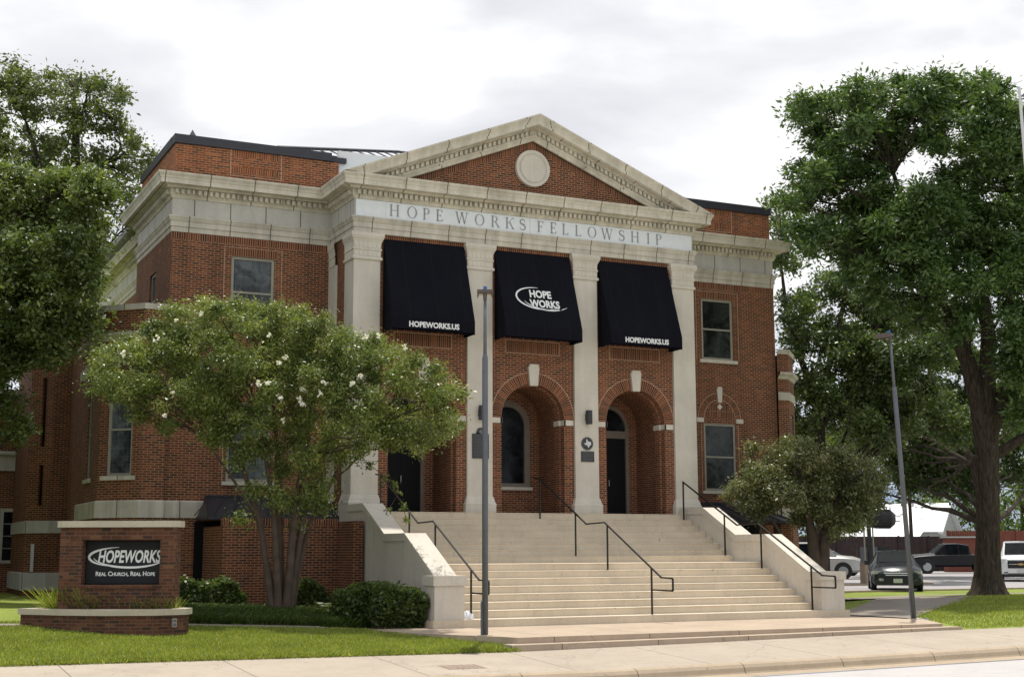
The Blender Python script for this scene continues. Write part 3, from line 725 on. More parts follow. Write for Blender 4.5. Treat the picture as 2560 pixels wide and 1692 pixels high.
vt.face([(c[0]-.22, c[1]+.2, 14.3), (c[0]-.22, c[1]-.2, 14.3), (c[0], c[1], 14.78)]); vt.face([(c[0]+.22, c[1]+.2, 14.3), (c[0]-.22, c[1]+.2, 14.3), (c[0], c[1], 14.78)])
vt.build('roof_vent', 'coping', church)

# --- corner bays (lower octagonal projections on both sides)
for s in (-1, 1):
    BX = 12.66 if s < 0 else 12.42; poly = [(L-.02, 2.14), (BX-1.02, 2.14), (BX, 3.16), (BX, 7.0), (L-.02, 7.0)]
    pts = [(s*x, y) for x, y in poly]
    b = MB()
    A, B, C3, D4 = pts[:4]
    b.face([(A[0], A[1], 0), (B[0], B[1], 0), (B[0], B[1], 8.86), (A[0], A[1], 8.86)])
    du = Vector((C3[0]-B[0], C3[1]-B[1])); Ld = du.length; du.normalize(); n_ = Vector((s, -1)).normalized()
    wall(b, B, (du.x, du.y), (n_.x, n_.y), 0, Ld, 0, 8.86, [(Ld/2-.43, Ld/2+.43, 4.0, 6.7, 0)], .14)
    wall(b, C3, (0, 1), (s, 0), 0, 3.84, 0, 8.86, [(1.3, 2.2, 4.0, 6.7, 0)], .14)
    b.face([(D4[0], D4[1], 0), (pts[4][0], 7.0, 0), (pts[4][0], 7.0, 8.86), (D4[0], D4[1], 8.86)])
    bay = b.build('corner_bay', 'brick', church)
    pth = pts[:4] if s > 0 else pts[:4][::-1]
    t = MB()
    t.sweep([(0, 8.86), (.06, 8.86), (.06, 9.03), (-.3, 9.05)], pth); t.cut(); t.sweep([(0, 7.94), (.05, 7.96), (.08, 8.04), (.16, 8.09), (.18, 8.12), (.18, 8.19), (0, 8.22)], pth)
    t.cut(); t.sweep([(0, 7.18), (.035, 7.18), (.035, 7.47), (0, 7.47)], pth); t.cut(); t.sweep([(0, 2.80), (.04, 2.80), (.04, 3.26), (0, 3.30)], pth)
    o0 = Vector((B[0], B[1], 0)); u3 = Vector((du.x, du.y, 0)); n3 = Vector((n_.x, n_.y, 0))
    t.cut(); t.obox(o0, u3, n3, (0, 0, 1), Ld/2-.58, Ld/2+.58, -.02, .07, 3.88, 4.0)
    t.cut(); t.box(*sorted((s*(BX-.04), s*(BX+.07))), 3.16+1.18, 3.16+2.32, 3.88, 4.0)
    t.pieces('bay_trim', 'stone_j', bay)
    fl_ = MB(); fl_.face([(x, y, 8.8) for x, y in pts]); fl_.build('bay_roof', 'coping', bay)
    # windows of the bay
    def sash(mb, gl, o, u, n_, w_, z0, z1, dep=.08):
        o, u, n_ = Vector(o), Vector(u), Vector(n_); Z = Vector((0, 0, 1)); f = .085
        for a0, a1, c0, c1 in ((-w_/2, -w_/2+f, z0, z1), (w_/2-f, w_/2, z0, z1), (-w_/2+f, w_/2-f, z0, z0+f), (-w_/2+f, w_/2-f, z1-f, z1), (-w_/2+f, w_/2-f, (z0+z1)/2-.03, (z0+z1)/2+.03)):
            mb.obox(o, u, n_, Z, a0, a1, -dep-.05, -dep+.02, c0, c1)
        q = [o+u*a-n_*(dep+.02)+Z*c for a, c in ((-w_/2+f, z0+f), (w_/2-f, z0+f), (w_/2-f, z1-f), (-w_/2+f, z1-f))]
        gl.face(q)
    for o, u, nn in ((o0+u3*(Ld/2), u3, n3), (Vector((s*BX, 3.16+1.75, 0)), Vector((0, 1, 0)), Vector((s, 0, 0)))):
        m1, g1 = MB(), MB(); sash(m1, g1, o, u, nn, .86 if u is u3 else .9, 4.0, 6.7)
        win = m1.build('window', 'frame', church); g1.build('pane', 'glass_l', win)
# wing windows
for s in (-1, 1):
    c = s*8.45
    for z0, z1, gl in ((8.50, 10.69, 'glass_l' if s < 0 else 'glass_r'), (3.88, 6.24, 'glass_l' if s < 0 else 'glass_r')):
        m1, g1 = MB(), MB(); sash(m1, g1, (c, D, 0), (1, 0, 0), (0, -1, 0), 1.34, z0, z1, .06)
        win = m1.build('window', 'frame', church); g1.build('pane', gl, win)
    m1, g1 = MB(), MB(); sash(m1, g1, (s*L, 4.825, 0), (0, 1, 0), (s, 0, 0), .95, 8.7, 10.45)
    win = m1.build('window', 'frame', church); g1.build('pane', 'glass_l', win)
# niche window and doors
def arch_frame(mb, c, r0, r1, z0, zs, y0, y1):
    for s in (-1, 1):
        a, b = sorted((c+s*r0, c+s*r1)); mb.box(a, b, y0, y1, z0, zs)
    for i in range(24):
        t0, t1 = PI*i/24, PI*(i+1)/24
        P = lambda t, r, y: (c+r*math.cos(t), y, zs+r*math.sin(t))
        mb.face([P(t0, r0, y0), P(t0, r1, y0), P(t1, r1, y0), P(t1, r0, y0)]); mb.face([P(t0, r0, y0), P(t0, r0, y1), P(t1, r0, y1), P(t1, r0, y0)])
def arch_pane(mb, c, r, z0, zs, y):
    mb.face([(c-r, y, z0), (c+r, y, z0)]+[(c+r*math.cos(PI*i/24), y, zs+r*math.sin(PI*i/24)) for i in range(0, 25)])
m1, g1 = MB(), MB(); arch_frame(m1, 0, .60, .80, 3.98, 5.85, 1.93, 2.06); m1.box(-.8, .8, 1.93, 2.06, 3.86, 3.98); arch_pane(g1, 0, .60, 3.98, 5.85, 2.03)
win = m1.build('arched_window', 'frame_dk', church); g1.build('pane', 'glass_d', win)
for c in (-3.72, 3.72):
    m1, g1, d1 = MB(), MB(), MB()
    arch_frame(m1, c, .69, .80, ZL, 5.85, 1.93, 2.06); m1.box(c-.69, c+.69, 1.94, 2.06, 5.55, 5.80)
    arch_pane(g1, c, .69, 5.80, 5.85, 2.04)
    fr_ = m1.build('door_frame', 'frame_dk', church); g1.build('transom_pane', 'glass_d', fr_)
    d1.box(c-.69, c+.69, 2.0, 2.06, ZL+.01, 5.54)
    for xa in (c-.60, c+.05):
        for za, zb in ((3.15, 3.85), (3.95, 4.3), (4.4, 5.4)): d1.box(xa, xa+.55, 1.99, 2.0, za, zb)
    dr = d1.build('door', 'door', church)
    h = MB(); h.tube([(c+.04, 1.95, 3.95), (c+.04, 1.95, 4.15)], .012, 6); h.tube([(c+.04, 1.95, 3.97), (c+.04, 2.0, 3.97)], .01, 5); h.tube([(c+.04, 1.95, 4.13), (c+.04, 2.0, 4.13)], .01, 5); h.build('handle', 'silver', dr)
pf = MB(); pf.box(-5.2, 5.2, .05, 2.0, ZL-.01, ZL); pf.build('porch_floor', 'step', church)

# --- name board on the frieze
sb = MB(); sb.box(-5.97, 5.93, -.045, -.002, 11.775, 12.285); board = sb.build('name_board', 'sign_white')
tag(board, 'long pale blue-grey board with HOPE WORKS FELLOWSHIP in serif capitals under the pediment', 'sign')
def serif(ch):
    """serif capital as polygons in a box of height 1"""
    P = []; tk, tn, sf, so_ = .15, .06, .045, .07
    def R(x0, x1, z0, z1): P.append([(x0, z0), (x1, z0), (x1, z1), (x0, z1)])
    def stem(x, w_=tk): R(x, x+w_, 0, 1); R(x-so_, x+w_+so_, 0, sf); R(x-so_, x+w_+so_, 1-sf, 1)
    def diag(xa, za, xb, zb, w_): P.append([(xa-w_/2, za), (xa+w_/2, za), (xb+w_/2, zb), (xb-w_/2, zb)])
    def bowl(cx, cz, rx, rz, t0, t1, tx, tz, n=18):
        for i in range(n):
            a, b = t0+(t1-t0)*i/n, t0+(t1-t0)*(i+1)/n
            P.append([(cx+rx*math.cos(a), cz+rz*math.sin(a)), (cx+rx*math.cos(b), cz+rz*math.sin(b)), (cx+(rx-tx)*math.cos(b), cz+(rz-tz)*math.sin(b)), (cx+(rx-tx)*math.cos(a), cz+(rz-tz)*math.sin(a))])
    if ch == 'H': stem(.08); stem(.67); R(.2, .7, .48, .54); w_ = .9
    elif ch == 'I': stem(.08); w_ = .3
    elif ch in 'LEF':
        stem(.08); w_ = .68
        if ch in 'LE': R(.1, .60, 0, tn); R(.55, .62, 0, .22)
        if ch in 'EF': R(.1, .58, 1-tn, 1); R(.53, .60, .78, 1); R(.1, .45, .48, .54); R(.42, .47, .41, .61)
    elif ch == 'O': bowl(.5, .5, .46, .52, 0, 2*PI, tk, .05, 32); w_ = 1.0
    elif ch in 'PR':
        stem(.08); bowl(.36, .74, .28, .26, -PI/2, PI/2, .14, .05); R(.1, .38, .95, 1); R(.1, .38, .48, .53); w_ = .7
        if ch == 'R': diag(.74, 0, .42, .5, .15); R(.62, .86, 0, sf); w_ = .85
    elif ch == 'K': stem(.08); diag(.74, 1, .2, .42, .06); diag(.76, 0, .40, .62, .15); R(.6, .88, 1-sf, 1); R(.62, .92, 0, sf); w_ = .9
    elif ch == 'W':
        diag(.10, 1, .36, 0, .15); diag(.36, 0, .60, 1, .06); diag(.60, 1, .86, 0, .15); diag(.86, 0, 1.10, 1, .06)
        for x in (.10, .60, 1.10): R(x-.14, x+.14, 1-sf, 1)
        w_ = 1.2
    elif ch == 'S':
        pts = []
        for i in range(41):
            t = i/40
            if t < .5: a = .25*PI+1.25*PI*(t/.5); pts.append((.33+.23*math.cos(a), .75+.22*math.sin(a)))
            else: a = .5*PI-1.25*PI*((t-.5)/.5); pts.append((.33+.26*math.cos(a), .27+.245*math.sin(a)))
        for i in range(40):
            (x0, z0), (x1, z1) = pts[i], pts[i+1]; d = Vector((x1-x0, z1-z0))
            if d.length < 1e-6: continue
            d.normalize(); th = .035+.05*(1-abs(i-20)/20.0); nx, nz = -d.y*th, d.x*th
            P.append([(x0-nx, z0-nz), (x1-nx, z1-nz), (x1+nx, z1+nz), (x0+nx, z0+nz)])
        R(.50, .55, .72, .98); R(.07, .12, .03, .28); w_ = .65
    return P, w_
lt = MB()
LX = [-4.903, -4.344, -3.816, -3.378, -2.725, -2.083, -1.51, -1.011, -0.526, 0.114, 0.574, 1.009, 1.478, 1.928, 2.45, 3.101, 3.565, 4.181, 4.524]
H_ = .36
for ch, x in zip('HOPEWORKSFELLOWSHIP', LX):
    P, w_ = serif(ch)
    lt.cut()
    for q in P: lt.face([(x+a*H_, -.049, 11.862+b*H_) for a, b in q])
lt.pieces('letter', 'letter_grey', board)
jn = MB(); jn.box(-.145, -.137, -.048, -.044, 11.78, 12.28); jn.box(-5.02, -5.015, -.048, -.044, 11.78, 12.28); jn.build('board_joint', 'letter_grey', board)

# ---------------------------------------------------------------- awnings
SU = Vector((0, .85, 2.48)).normalized()
def swoosh(mb, pts3, th, M4):
    n = len(pts3)
    for i in range(n-1):
        a, b = Vector(pts3[i]), Vector(pts3[i+1]); d = (b-a)
        if d.length < 1e-6: continue
        d.normalize(); nn = Vector((-d.y, d.x)); ta, tb = th(i/(n-1)), th((i+1)/(n-1))
        q = [a-nn*ta, b-nn*tb, b+nn*tb, a+nn*ta]
        mb.face([tuple(M4 @ Vector((p.x, p.y, .004))) for p in q])
def ell(cx, cy, rx, ry, a0, a1, n=40, rot=0.0):
    out = []
    for i in range(n+1):
        a = a0+(a1-a0)*i/n; x, y = rx*math.cos(a), ry*math.sin(a)
        out.append((cx+x*math.cos(rot)-y*math.sin(rot), cy+x*math.sin(rot)+y*math.cos(rot)))
    return out
for c, lab in ((-3.70, 'black canvas awning over the left porch bay with HOPEWORKS.US, behind the near lamp post'),
               (0.0, 'middle black canvas awning carrying the oval HOPE WORKS logo'),
               (3.70, 'black canvas awning over the right porch bay with HOPEWORKS.US, nearest the right wing')):
    a = MB(); x0, x1 = c-1.33, c+1.33; yt, yb, zt, zv, zb = YW-.002, -.75, 11.17, 8.67, 8.29
    N = 10
    def prof_y(k): return yt+(yb-yt)*k/N, zt+(zv-zt)*k/N
    for k in range(N):
        (ya, za), (yc, zc_) = prof_y(k), prof_y(k+1)
        for j in range(8):
            xa, xb = x0+(x1-x0)*j/8, x0+(x1-x0)*(j+1)/8
            dy = lambda kk, xx: .022*math.sin(PI*kk/N)*math.sin(PI*(xx-x0)/(x1-x0)*2)
            a.face([(xa, yc+dy(k+1, xa), zc_), (xb, yc+dy(k+1, xb), zc_), (xb, ya+dy(k, xb), za), (xa, ya+dy(k, xa), za)])
    a.face([(x0, yb, zb), (x1, yb, zb), (x1, yb, zv), (x0, yb, zv)])
    for x in (x0, x1): a.face([(x, yt, zt), (x, yb, zv), (x, yb, zb), (x, yt, zb)])
    a.box(x0, x1, yb, yb+.03, zb-.01, zb+.03)
    aw = tag(a.build('window_awning', 'awning'), lab, 'awning', 'awnings over the three porch bays')
    if c:
        text_obj('lettering', 'HOPEWORKS.US', .225, 'white_ink', aw, facing((c+.0, yb-.006, 8.40), (1, 0, 0), (0, 0, 1)), offset=.009, width=1.62, extrude=.002)
    else:
        o = Vector((0, -.335-.012, 9.86)); M4 = facing(o, (1, 0, 0), SU)
        def at2(z): return (z-9.86)/SU.z
        text_obj('lettering', 'HOPE', .35, 'white_ink', aw, facing((.03, -.42-.016, 9.655), (1, 0, 0), SU), offset=.014, width=.76, extrude=.002)
        text_obj('lettering', 'WORKS', .35, 'white_ink', aw, facing((.13, -.535-.016, 9.335), (1, 0, 0), SU), offset=.014, width=1.05, extrude=.002)
        lg = MB(); M4 = facing((0, -.43-.014, 9.60), (1, 0, 0), SU)
        swoosh(lg, ell(-.02, .02, .80, .38, rad(92), rad(318), 48, rad(-4)), lambda t: .006+.024*math.sin(PI*min(1, t*1.15))**.8 if t*1.15 < 1 else .006+.008*(1-t), M4)
        swoosh(lg, ell(.22, .04, .86, .41, rad(205), rad(325), 36, rad(-3)), lambda t: .005+.022*math.sin(PI*t), M4)
        lg.build('logo_swoosh', 'white_ink', aw)

# ---------------------------------------------------------------- fixtures on the pilasters
def sconce(x, lab):
    b = MB(); b.box(x-.075, x+.075, -.22, -.06, 5.78, 6.22); o = b.build('wall_sconce', 'bronze', bevel=.01)
    b = MB(); b.box(x-.07, x+.07, -.07, 0, 5.90, 6.10); b.build('bracket', 'bronze', o)
    tag(o, lab, 'wall lamp', 'box lamps on the middle pilasters')
sconce(1.87, 'dark box-shaped wall lamp above the round medal on the third pilaster')
sconce(-1.86, 'dark box-shaped wall lamp half hidden behind the near lamp post')
TX = [(.33, 1), (.50, 1), (.50, .80), (.60, .77), (.72, .74), (.86, .72), (.97, .70), (.98, .52), (1, .42), (.97, .36), (.85, .28), (.72, .18), (.70, .02), (.62, .03), (.53, .12), (.50, .22), (.43, .33), (.35, .34), (.30, .27), (.22, .30), (.15, .42), (.05, .52), (0, .56), (.33, .56)]
def texas(mb, cx, cz, s_, y): mb.face([(cx+(a-.5)*s_, y, cz+(b-.5)*s_) for a, b in TX])
b = MB(); disc(b, 1.86, 5.175, .205, -.03, 40)
for i in range(40):
    t0, t1 = 2*PI*i/40, 2*PI*(i+1)/40
    b.face([(1.86+.205*math.cos(t), y, 5.175+.205*math.sin(t)) for t, y in ((t0, -.03), (t0, 0), (t1, 0), (t1, -.03))])
o = tag(b.build('round_medal', 'bronze'), 'round dark medal with a pale Texas outline on the third pilaster', 'medal')
b = MB(); texas(b, 1.86, 5.175, .27, -.036); b.build('state_outline', 'silver', o)
b = MB()
for ra in (.185,):
    for i in range(40):
        t0, t1 = 2*PI*i/40, 2*PI*(i+1)/40
        b.face([(1.86+r*math.cos(t), -.034, 5.175+r*math.sin(t)) for t, r in ((t0, ra), (t0, ra+.008), (t1, ra+.008), (t1, ra))])
b.build('rim', 'plaque_txt', o)
def plaque(x0, x1, z0, z1, rows, name, lab):
    b = MB(); b.box(x0, x1, -.03, 0, z0, z1); o = tag(b.build(name, 'bronze', bevel=.004), lab, 'plaque')
    b = MB(); random.seed(int(abs(x0)*100))
    for r in range(rows):
        z = z1-(z1-z0)*(r+.8)/(rows+.8); x = x0+.04+random.uniform(0, .02)
        while x < x1-.06:
            l = random.uniform(.02, .05); b.face([(x, -.032, z), (min(x+l, x1-.04), -.032, z), (min(x+l, x1-.04), -.032, z+.009), (x, -.032, z+.009)]); x += l+.012
    b.build('raised_text', 'plaque_txt', o); return o
plaque(1.64, 2.10, 4.60, 4.93, 7, 'bronze_plaque', 'small rectangular dark bronze plaque just below the round medal')
o = plaque(-2.13, -1.58, 4.61, 5.36, 16, 'historical_marker', 'tall dark marker plaque with a rounded medallion top behind the near lamp post')
b = MB(); disc(b, -1.855, 5.42, .13, -.028, 32); b.box(-2.0, -1.71, -.028, 0, 5.33, 5.40); b.build('marker_crest', 'bronze', o)
b = MB(); texas(b, -1.855, 5.42, .17, -.033); b.build('state_outline', 'plaque_txt', o)
# ---------------------------------------------------------------- entrance steps
steps = thing('entrance_steps', 'broad pale concrete staircase with low plastered side walls rising to the porch', 'stairs', (0, -4, 0))
RZ = .1853; X0, X1 = -5.56, 5.21
fr_y = {15: -7.2, 14: -6.815, 13: -6.43, 12: -6.045, 11: -5.66, 10: -5.275, 9: -4.89, 8: -4.505, 7: -3.05, 6: -2.68, 5: -2.31, 4: -1.94, 3: -1.57, 2: -1.20, 1: -.83, 0: -.46}
b = MB()
for k in range(15, -1, -1):
    z = ZL-k*RZ; y = fr_y[k]; yb = fr_y[k-1] if k > 0 else .05
    b.face([(X0, y, z-RZ), (X1, y, z-RZ), (X1, y, z-.03), (X0, y, z-.03)])
    b.face([(X0, y, z-.03), (X1, y, z-.03), (X1, y-.012, z-.02), (X0, y-.012, z-.02)]); b.face([(X0, y-.012, z-.02), (X1, y-.012, z-.02), (X1, y-.012, z-.004), (X0, y-.012, z-.004)])
    b.face([(X0, y-.012, z-.004), (X1, y-.012, z-.004), (X1, y, z), (X0, y, z)]); b.face([(X0, y, z), (X1, y, z), (X1, yb, z), (X0, yb, z)])
b.build('steps', 'step', steps)
b = MB(); rj = random.Random(8)
for k, xx in ((8, -.9), (9, -.55), (9, 2.9), (10, -.2), (11, .25), (11, 2.75), (12, .6), (14, -2.6), (13, -3.4), (10, -3.1), (14, 3.3)):
    b.cut(); z = ZL-k*RZ; b.face([(xx, fr_y[k]-.003, z-RZ+.004), (xx+.03, fr_y[k]-.003, z-RZ+.004), (xx+.05+rj.random()*.03, fr_y[k]-.003, z-.032), (xx+.02, fr_y[k]-.003, z-.032)])
b.pieces('repaired_joint', 'plaster', steps)
b = MB(); b.box(-6.40, 6.06, -7.34, -7.19, -.02, RZ); b.box(-6.42, -5.55, -7.33, -6.45, -.02, .17); b.box(5.2, 6.08, -7.33, -6.45, -.02, .17)
b.build('step_plinth', 'step', steps)
top = [(-.11, 3.16), (-1.45, 3.16), (-3.2, 2.29), (-4.68, 2.29), (-6.72, 1.22)]
for xa, xb, nm in ((-6.13, -5.55, 0), (5.2, 5.80, 1)):
    b = MB(); b.xprism([(-.11, 0)]+[(y, z-.18) for y, z in top]+[(-6.72, 0)], xa+.03, xb-.03 if nm == 0 else xb-.03)
    cheek = b.build('cheek_wall', 'plaster', steps)
    b = MB(); b.xprism(top+[(y, z-.20) for y, z in reversed(top)], xa-.01, xb+.01); b.build('wall_cap', 'plaster', cheek, bevel=.012)
for xa, xb in ((-6.34, -5.55), (5.21, 6.0)):
    b = MB(); b.box(xa, xb, -7.22, -6.55, .16, 1.0); nw = b.build('end_block', 'plaster', steps, bevel=.012)
    b = MB(); b.box(xa-.045, xb+.045, -7.265, -6.50, 1.0, 1.235); b.build('block_cap', 'plaster', nw, bevel=.012)

# ---------------------------------------------------------------- handrails
def handrail(x, lab):
    o = thing('stair_handrail', lab, 'handrail', (x, -4, 1.4), 'black iron handrails on the steps')
    pth = [(-.16, 4.05), (-.57, 4.0), (-3.50, 2.575), (-4.55, 2.60), (-7.48, 1.135), (-8.0, 1.12), (-8.03, 1.10), (-8.03, .83), (-8.0, .81), (-7.0, .81)]
    if x > 5: pth = pth[1:]
    b = MB()
    for (ya, za), (yb, zb) in zip(pth, pth[1:]):
        d = Vector((0, yb-ya, zb-za)); ln = d.length; d.normalize(); n_ = Vector((1, 0, 0)).cross(d)
        b.obox((x, ya, za), (1, 0, 0), d, n_, -.019, .019, -.015, ln+.015, -.019, .019)
    b.build('rail', 'iron', o)
    for y, zt, zb in ((-.58, 3.98, ZL-RZ), (-2.85, 2.88, ZL-7*RZ), (-4.70, 2.50, ZL-9*RZ), (-7.0, 1.36, ZL-15*RZ)):
        b = MB(); b.box(x-.019, x+.019, y-.019, y+.019, zb, zt); b.build('post', 'iron', o)
handrail(-5.28, 'left black iron handrail ending behind the near lamp post')
handrail(-.12, 'black iron handrail down the middle of the steps')
handrail(5.05, 'right black iron handrail beside the sunlit side wall')
b = MB(); random.seed(2)
bag = [( -5.50+.26*math.cos(t)*(1+.15*math.sin(3*t)), -6.98+.14*math.sin(t), 0) for t in [2*PI*i/14 for i in range(14)]]
rows = [(0, 1.0), (.05, 1.05), (.12, .9), (.17, .6), (.20, .2)]
rr_ = []
for dz, sc_ in rows: rr_.append([b.vert((-5.46+(p[0]+5.50)*sc_+random.uniform(-.02, .02), -6.97+(p[1]+6.98)*sc_, ZL-14*RZ-.19+.005+dz+random.uniform(-.015, .015)*(dz > 0))) for p in bag])
for A_, B_ in zip(rr_, rr_[1:]):
    for k in range(14): b.f.append([A_[k], A_[(k+1) % 14], B_[(k+1) % 14], B_[k]])
b.f.append(rr_[-1])
M['bagmat'] = plain('white_plastic', (.75, .76, .80), 0.4, var=0.2, vs=14)
tag(b.build('plastic_bag', 'bagmat', smooth=True), 'crumpled white plastic bag on the bottom left step by the rail', 'bag')

# ---------------------------------------------------------------- ground
S0X = [-90, -30, -17, -11.4, -6, -1.8, 5.2, 8.2, 30, 90]; S0Z = [-.17, -.17, -.17, -.215, -.262, -.222, -.14, -.13, -.10, -.10]
def S0(x): return float(np.interp(x, S0X, S0Z))
ZPX = [-90, -30, -15.7, -12, -9.9, -7.96, 6.5, 14, 90]; ZPZ = [.4, .34, .28, .18, .09, 0, 0, .3, .3]
def base(x): return float(np.interp(x, ZPX, ZPZ))
YE = -11.75
FC = [(-6.15, -11.38), (5.65, -11.38), (6.9, -9.3), (6.9, -6.3), (-6.4, -6.3), (-7.9, -6.4), (-7.9, -7.6), (-6.9, -9.9), (-6.3, -10.9)]
def inside(P, x, y):
    c = False
    for (xa, ya), (xb, yb) in zip(P, P[1:]+P[:1]):
        if (ya > y) != (yb > y) and x < (xb-xa)*(y-ya)/(yb-ya)+xa: c = not c
    return c
def H(x, y):
    return H0(x, y)-(.10 if inside(FC, x, y) or (-6.4 < x < 6.1 and -6.9 < y < 0) else 0)
def H0(x, y):
    if y <= YE:
        return S0(x)+.05*(max(y, -14.85)-YE)-.16*(y < -14.86)
    s = S0(x); b_ = base(x)
    if x < -6.2:
        if y < -6.8: t = (y-YE)/(YE*-1-6.8); return s+.03+(b_-s-.03)*t**.8
        t = min(1, (y+6.8)/2.6); return b_+.2*t*max(0, min(1, (-7.0-x)/1.5))
    t = min(1, (y-YE)/1.6); t = t*t*(3-2*t)
    return s+.03+(b_-s-.03)*t
def sheet(name, mat, xs, ys, f, kind='structure', skip=None):
    b = MB()
    for i in range(len(xs)-1):
        for j in range(len(ys)-1):
            if skip and skip((xs[i]+xs[i+1])/2, (ys[j]+ys[j+1])/2): continue
            b.face([(x, y, f(x, y)) for x, y in ((xs[i], ys[j]), (xs[i+1], ys[j]), (xs[i+1], ys[j+1]), (xs[i], ys[j+1]))])
    o = b.build(name, mat); o['kind'] = kind; return o
xs = list(np.arange(-40, 60.1, .25)); fx = [-600, -300, -150, -90]+xs+[90, 150, 300, 600]
ysl = [YE, -11.6, -11.4, -11, -10.5, -10, -9.5, -9, -8.5, -8, -7.5, -7, -6.8, -6.5, -6, -5.5, -5, -4.5, -4.2, -3, -2, 0, 2.2]
inpl = lambda x, y: inside(FC, x, y) or (-6.45 < x < 5.7 and y < -11.3) or (-6.2 < x < 5.9 and -7 < y < 0)
sheet('lawn', 'lawn', fx, ysl, H, skip=inpl)
sheet('ground', 'lawn', [-600, -200, -60, -20, 9, 20, 60, 200, 600], [2.2, 8, 30, 80, 200, 600], lambda x, y: base(x)-.002 if x > 0 else base(x)+.2)
sheet('sidewalk', 'walk', fx, [-14.86, -13.5, -12.5, YE], lambda x, y: S0(x)+.05*(y-YE))
cb = MB(); px_ = [-600, -200, -60]+list(np.arange(-30, 31, 1.0))+[60, 200, 600]
cprof = [(-14.86, 0.0), (-14.92, -.005), (-15.0, -.03), (-15.05, -.09), (-15.08, -.17), (-15.10, -.20), (-15.55, -.215)]
for xa, xb in zip(px_, px_[1:]):
    for (ya, da), (yb, db) in zip(cprof, cprof[1:]):
        f = lambda x, d: S0(x)-.1555+d
        cb.face([(xa, ya, f(xa, da)), (xb, ya, f(xb, da)), (xb, yb, f(xb, db)), (xa, yb, f(xa, db))])
struct('curb', cb, 'curb')
sheet('road', 'road', px_, [-60, -40, -30, -20, -15.52], lambda x, y: S0(x)-.1555-.219-.012*max(0, 1)+(-15.5-y)*.008)
sheet('far_ground', 'lawn', [-600, -60, 60, 600], [-600, -200, -60], lambda x, y: -.2)
# forecourt with two low steps down to the sidewalk
b = MB(); b.prism(FC, -.4, 0.0)
struct('forecourt', b, 'plaza', bevel=.01)
b = MB(); xq = [-6.45, -5, -3, -1.8, 0, 2, 4, 5.2, 5.95]
for xa, xb in zip(xq, xq[1:]):
    za, zb = S0(xa)*.5, S0(xb)*.5; ya = yb = -11.745
    b.face([(xa, ya, -.4), (xb, yb, -.4), (xb, yb, zb), (xa, ya, za)]); b.face([(xa, ya, za), (xb, yb, zb), (xb, -11.3, zb), (xa, -11.3, za)])
b.face([(5.95, -11.745, -.4), (5.95, -11.3, -.4), (5.95, -11.3, S0(5.95)*.5), (5.95, -11.745, S0(5.95)*.5)]); b.face([(-6.45, -11.745, -.4), (-6.45, -11.3, -.4), (-6.45, -11.3, S0(-6.45)*.5), (-6.45, -11.745, S0(-6.45)*.5)])
struct('forecourt_step', b, 'plaza')
pth = lambda xs_, y0, y1, nm: None
b = MB(); px2 = [-7.9, -9, -10, -11, -12, -14, -16, -20, -30, -40]
for xa, xb in zip(px2, px2[1:]):
    b.face([(xb, -6.9, H(xb, -6.9)+.03), (xa, -6.9, H(xa, -6.9)+.03), (xa, -6.5, H(xa, -6.5)+.02), (xb, -6.5, H(xb, -6.5)+.02)])
    b.face([(xb, -6.9, H(xb, -6.9)-.1), (xa, -6.9, H(xa, -6.9)-.1), (xa, -6.9, H(xa, -6.9)+.03), (xb, -6.9, H(xb, -6.9)+.03)])
struct('garden_path', b, 'path')
b = MB(); zz = lambda x: base(x)+.012
q = [(6.2, -6.4), (6.6, -9.2), (10.5, -6.3), (14.6, -3.6), (12.4, -1.2), (9.0, -4.2)]
b.face([(x, y, zz(x)+.012) for x, y in q])
b.face([(8, -1.7, .17), (12, -1.9, .25), (14.2, -2.8, .322), (40, -3.4, .322), (40, -2.2, .322), (14.2, -1.6, .322), (12, -.9, .25), (8, -.8, .17)])
struct('side_path', b, 'path')
b = MB(); b.prism([(9, 2.3), (90, .8), (90, 70), (9, 70)], .18, .32); struct('parking_lot', b, 'lot')
b = MB(); b.box(9, 90, 2.0, 2.25, .1, .36); b.box(9, 24, 8.9, 9.1, .1, .40); struct('lot_curb', b, 'curb')
# planting bed under the tree
b = MB(); bx = [-12.2, -11, -10, -9, -8, -7, -6.42]; by = [-6.5, -5.8, -5, -4.2, -3, -1.7, -.3]
for xa, xb in zip(bx, bx[1:]):
    for ya, yb in zip(by, by[1:]): b.face([(x, y, H(x, y)+.02) for x, y in ((xa, ya), (xb, ya), (xb, yb), (xa, yb))])
struct('planting_bed', b, 'soil')
# steel cover in the sidewalk
b = MB()
def cz(x, y): return S0(x)+.05*(y-YE)+.004
b.face([(x, y, cz(x, y)) for x, y in ((-8.9, -14.1), (-8.1, -14.1), (-8.1, -13.5), (-8.9, -13.5))])
o = tag(b.build('utility_cover', 'rust'), 'flat rusty metal cover set in the sidewalk near the curb', 'cover')
b = MB()
for i in range(6): b.face([(x, y, cz(x, y)+.003) for x, y in ((-8.85+i*.13, -14.05), (-8.79+i*.13, -14.05), (-8.79+i*.13, -13.55), (-8.85+i*.13, -13.55))])
b.build('rib', 'rust_dk', o)

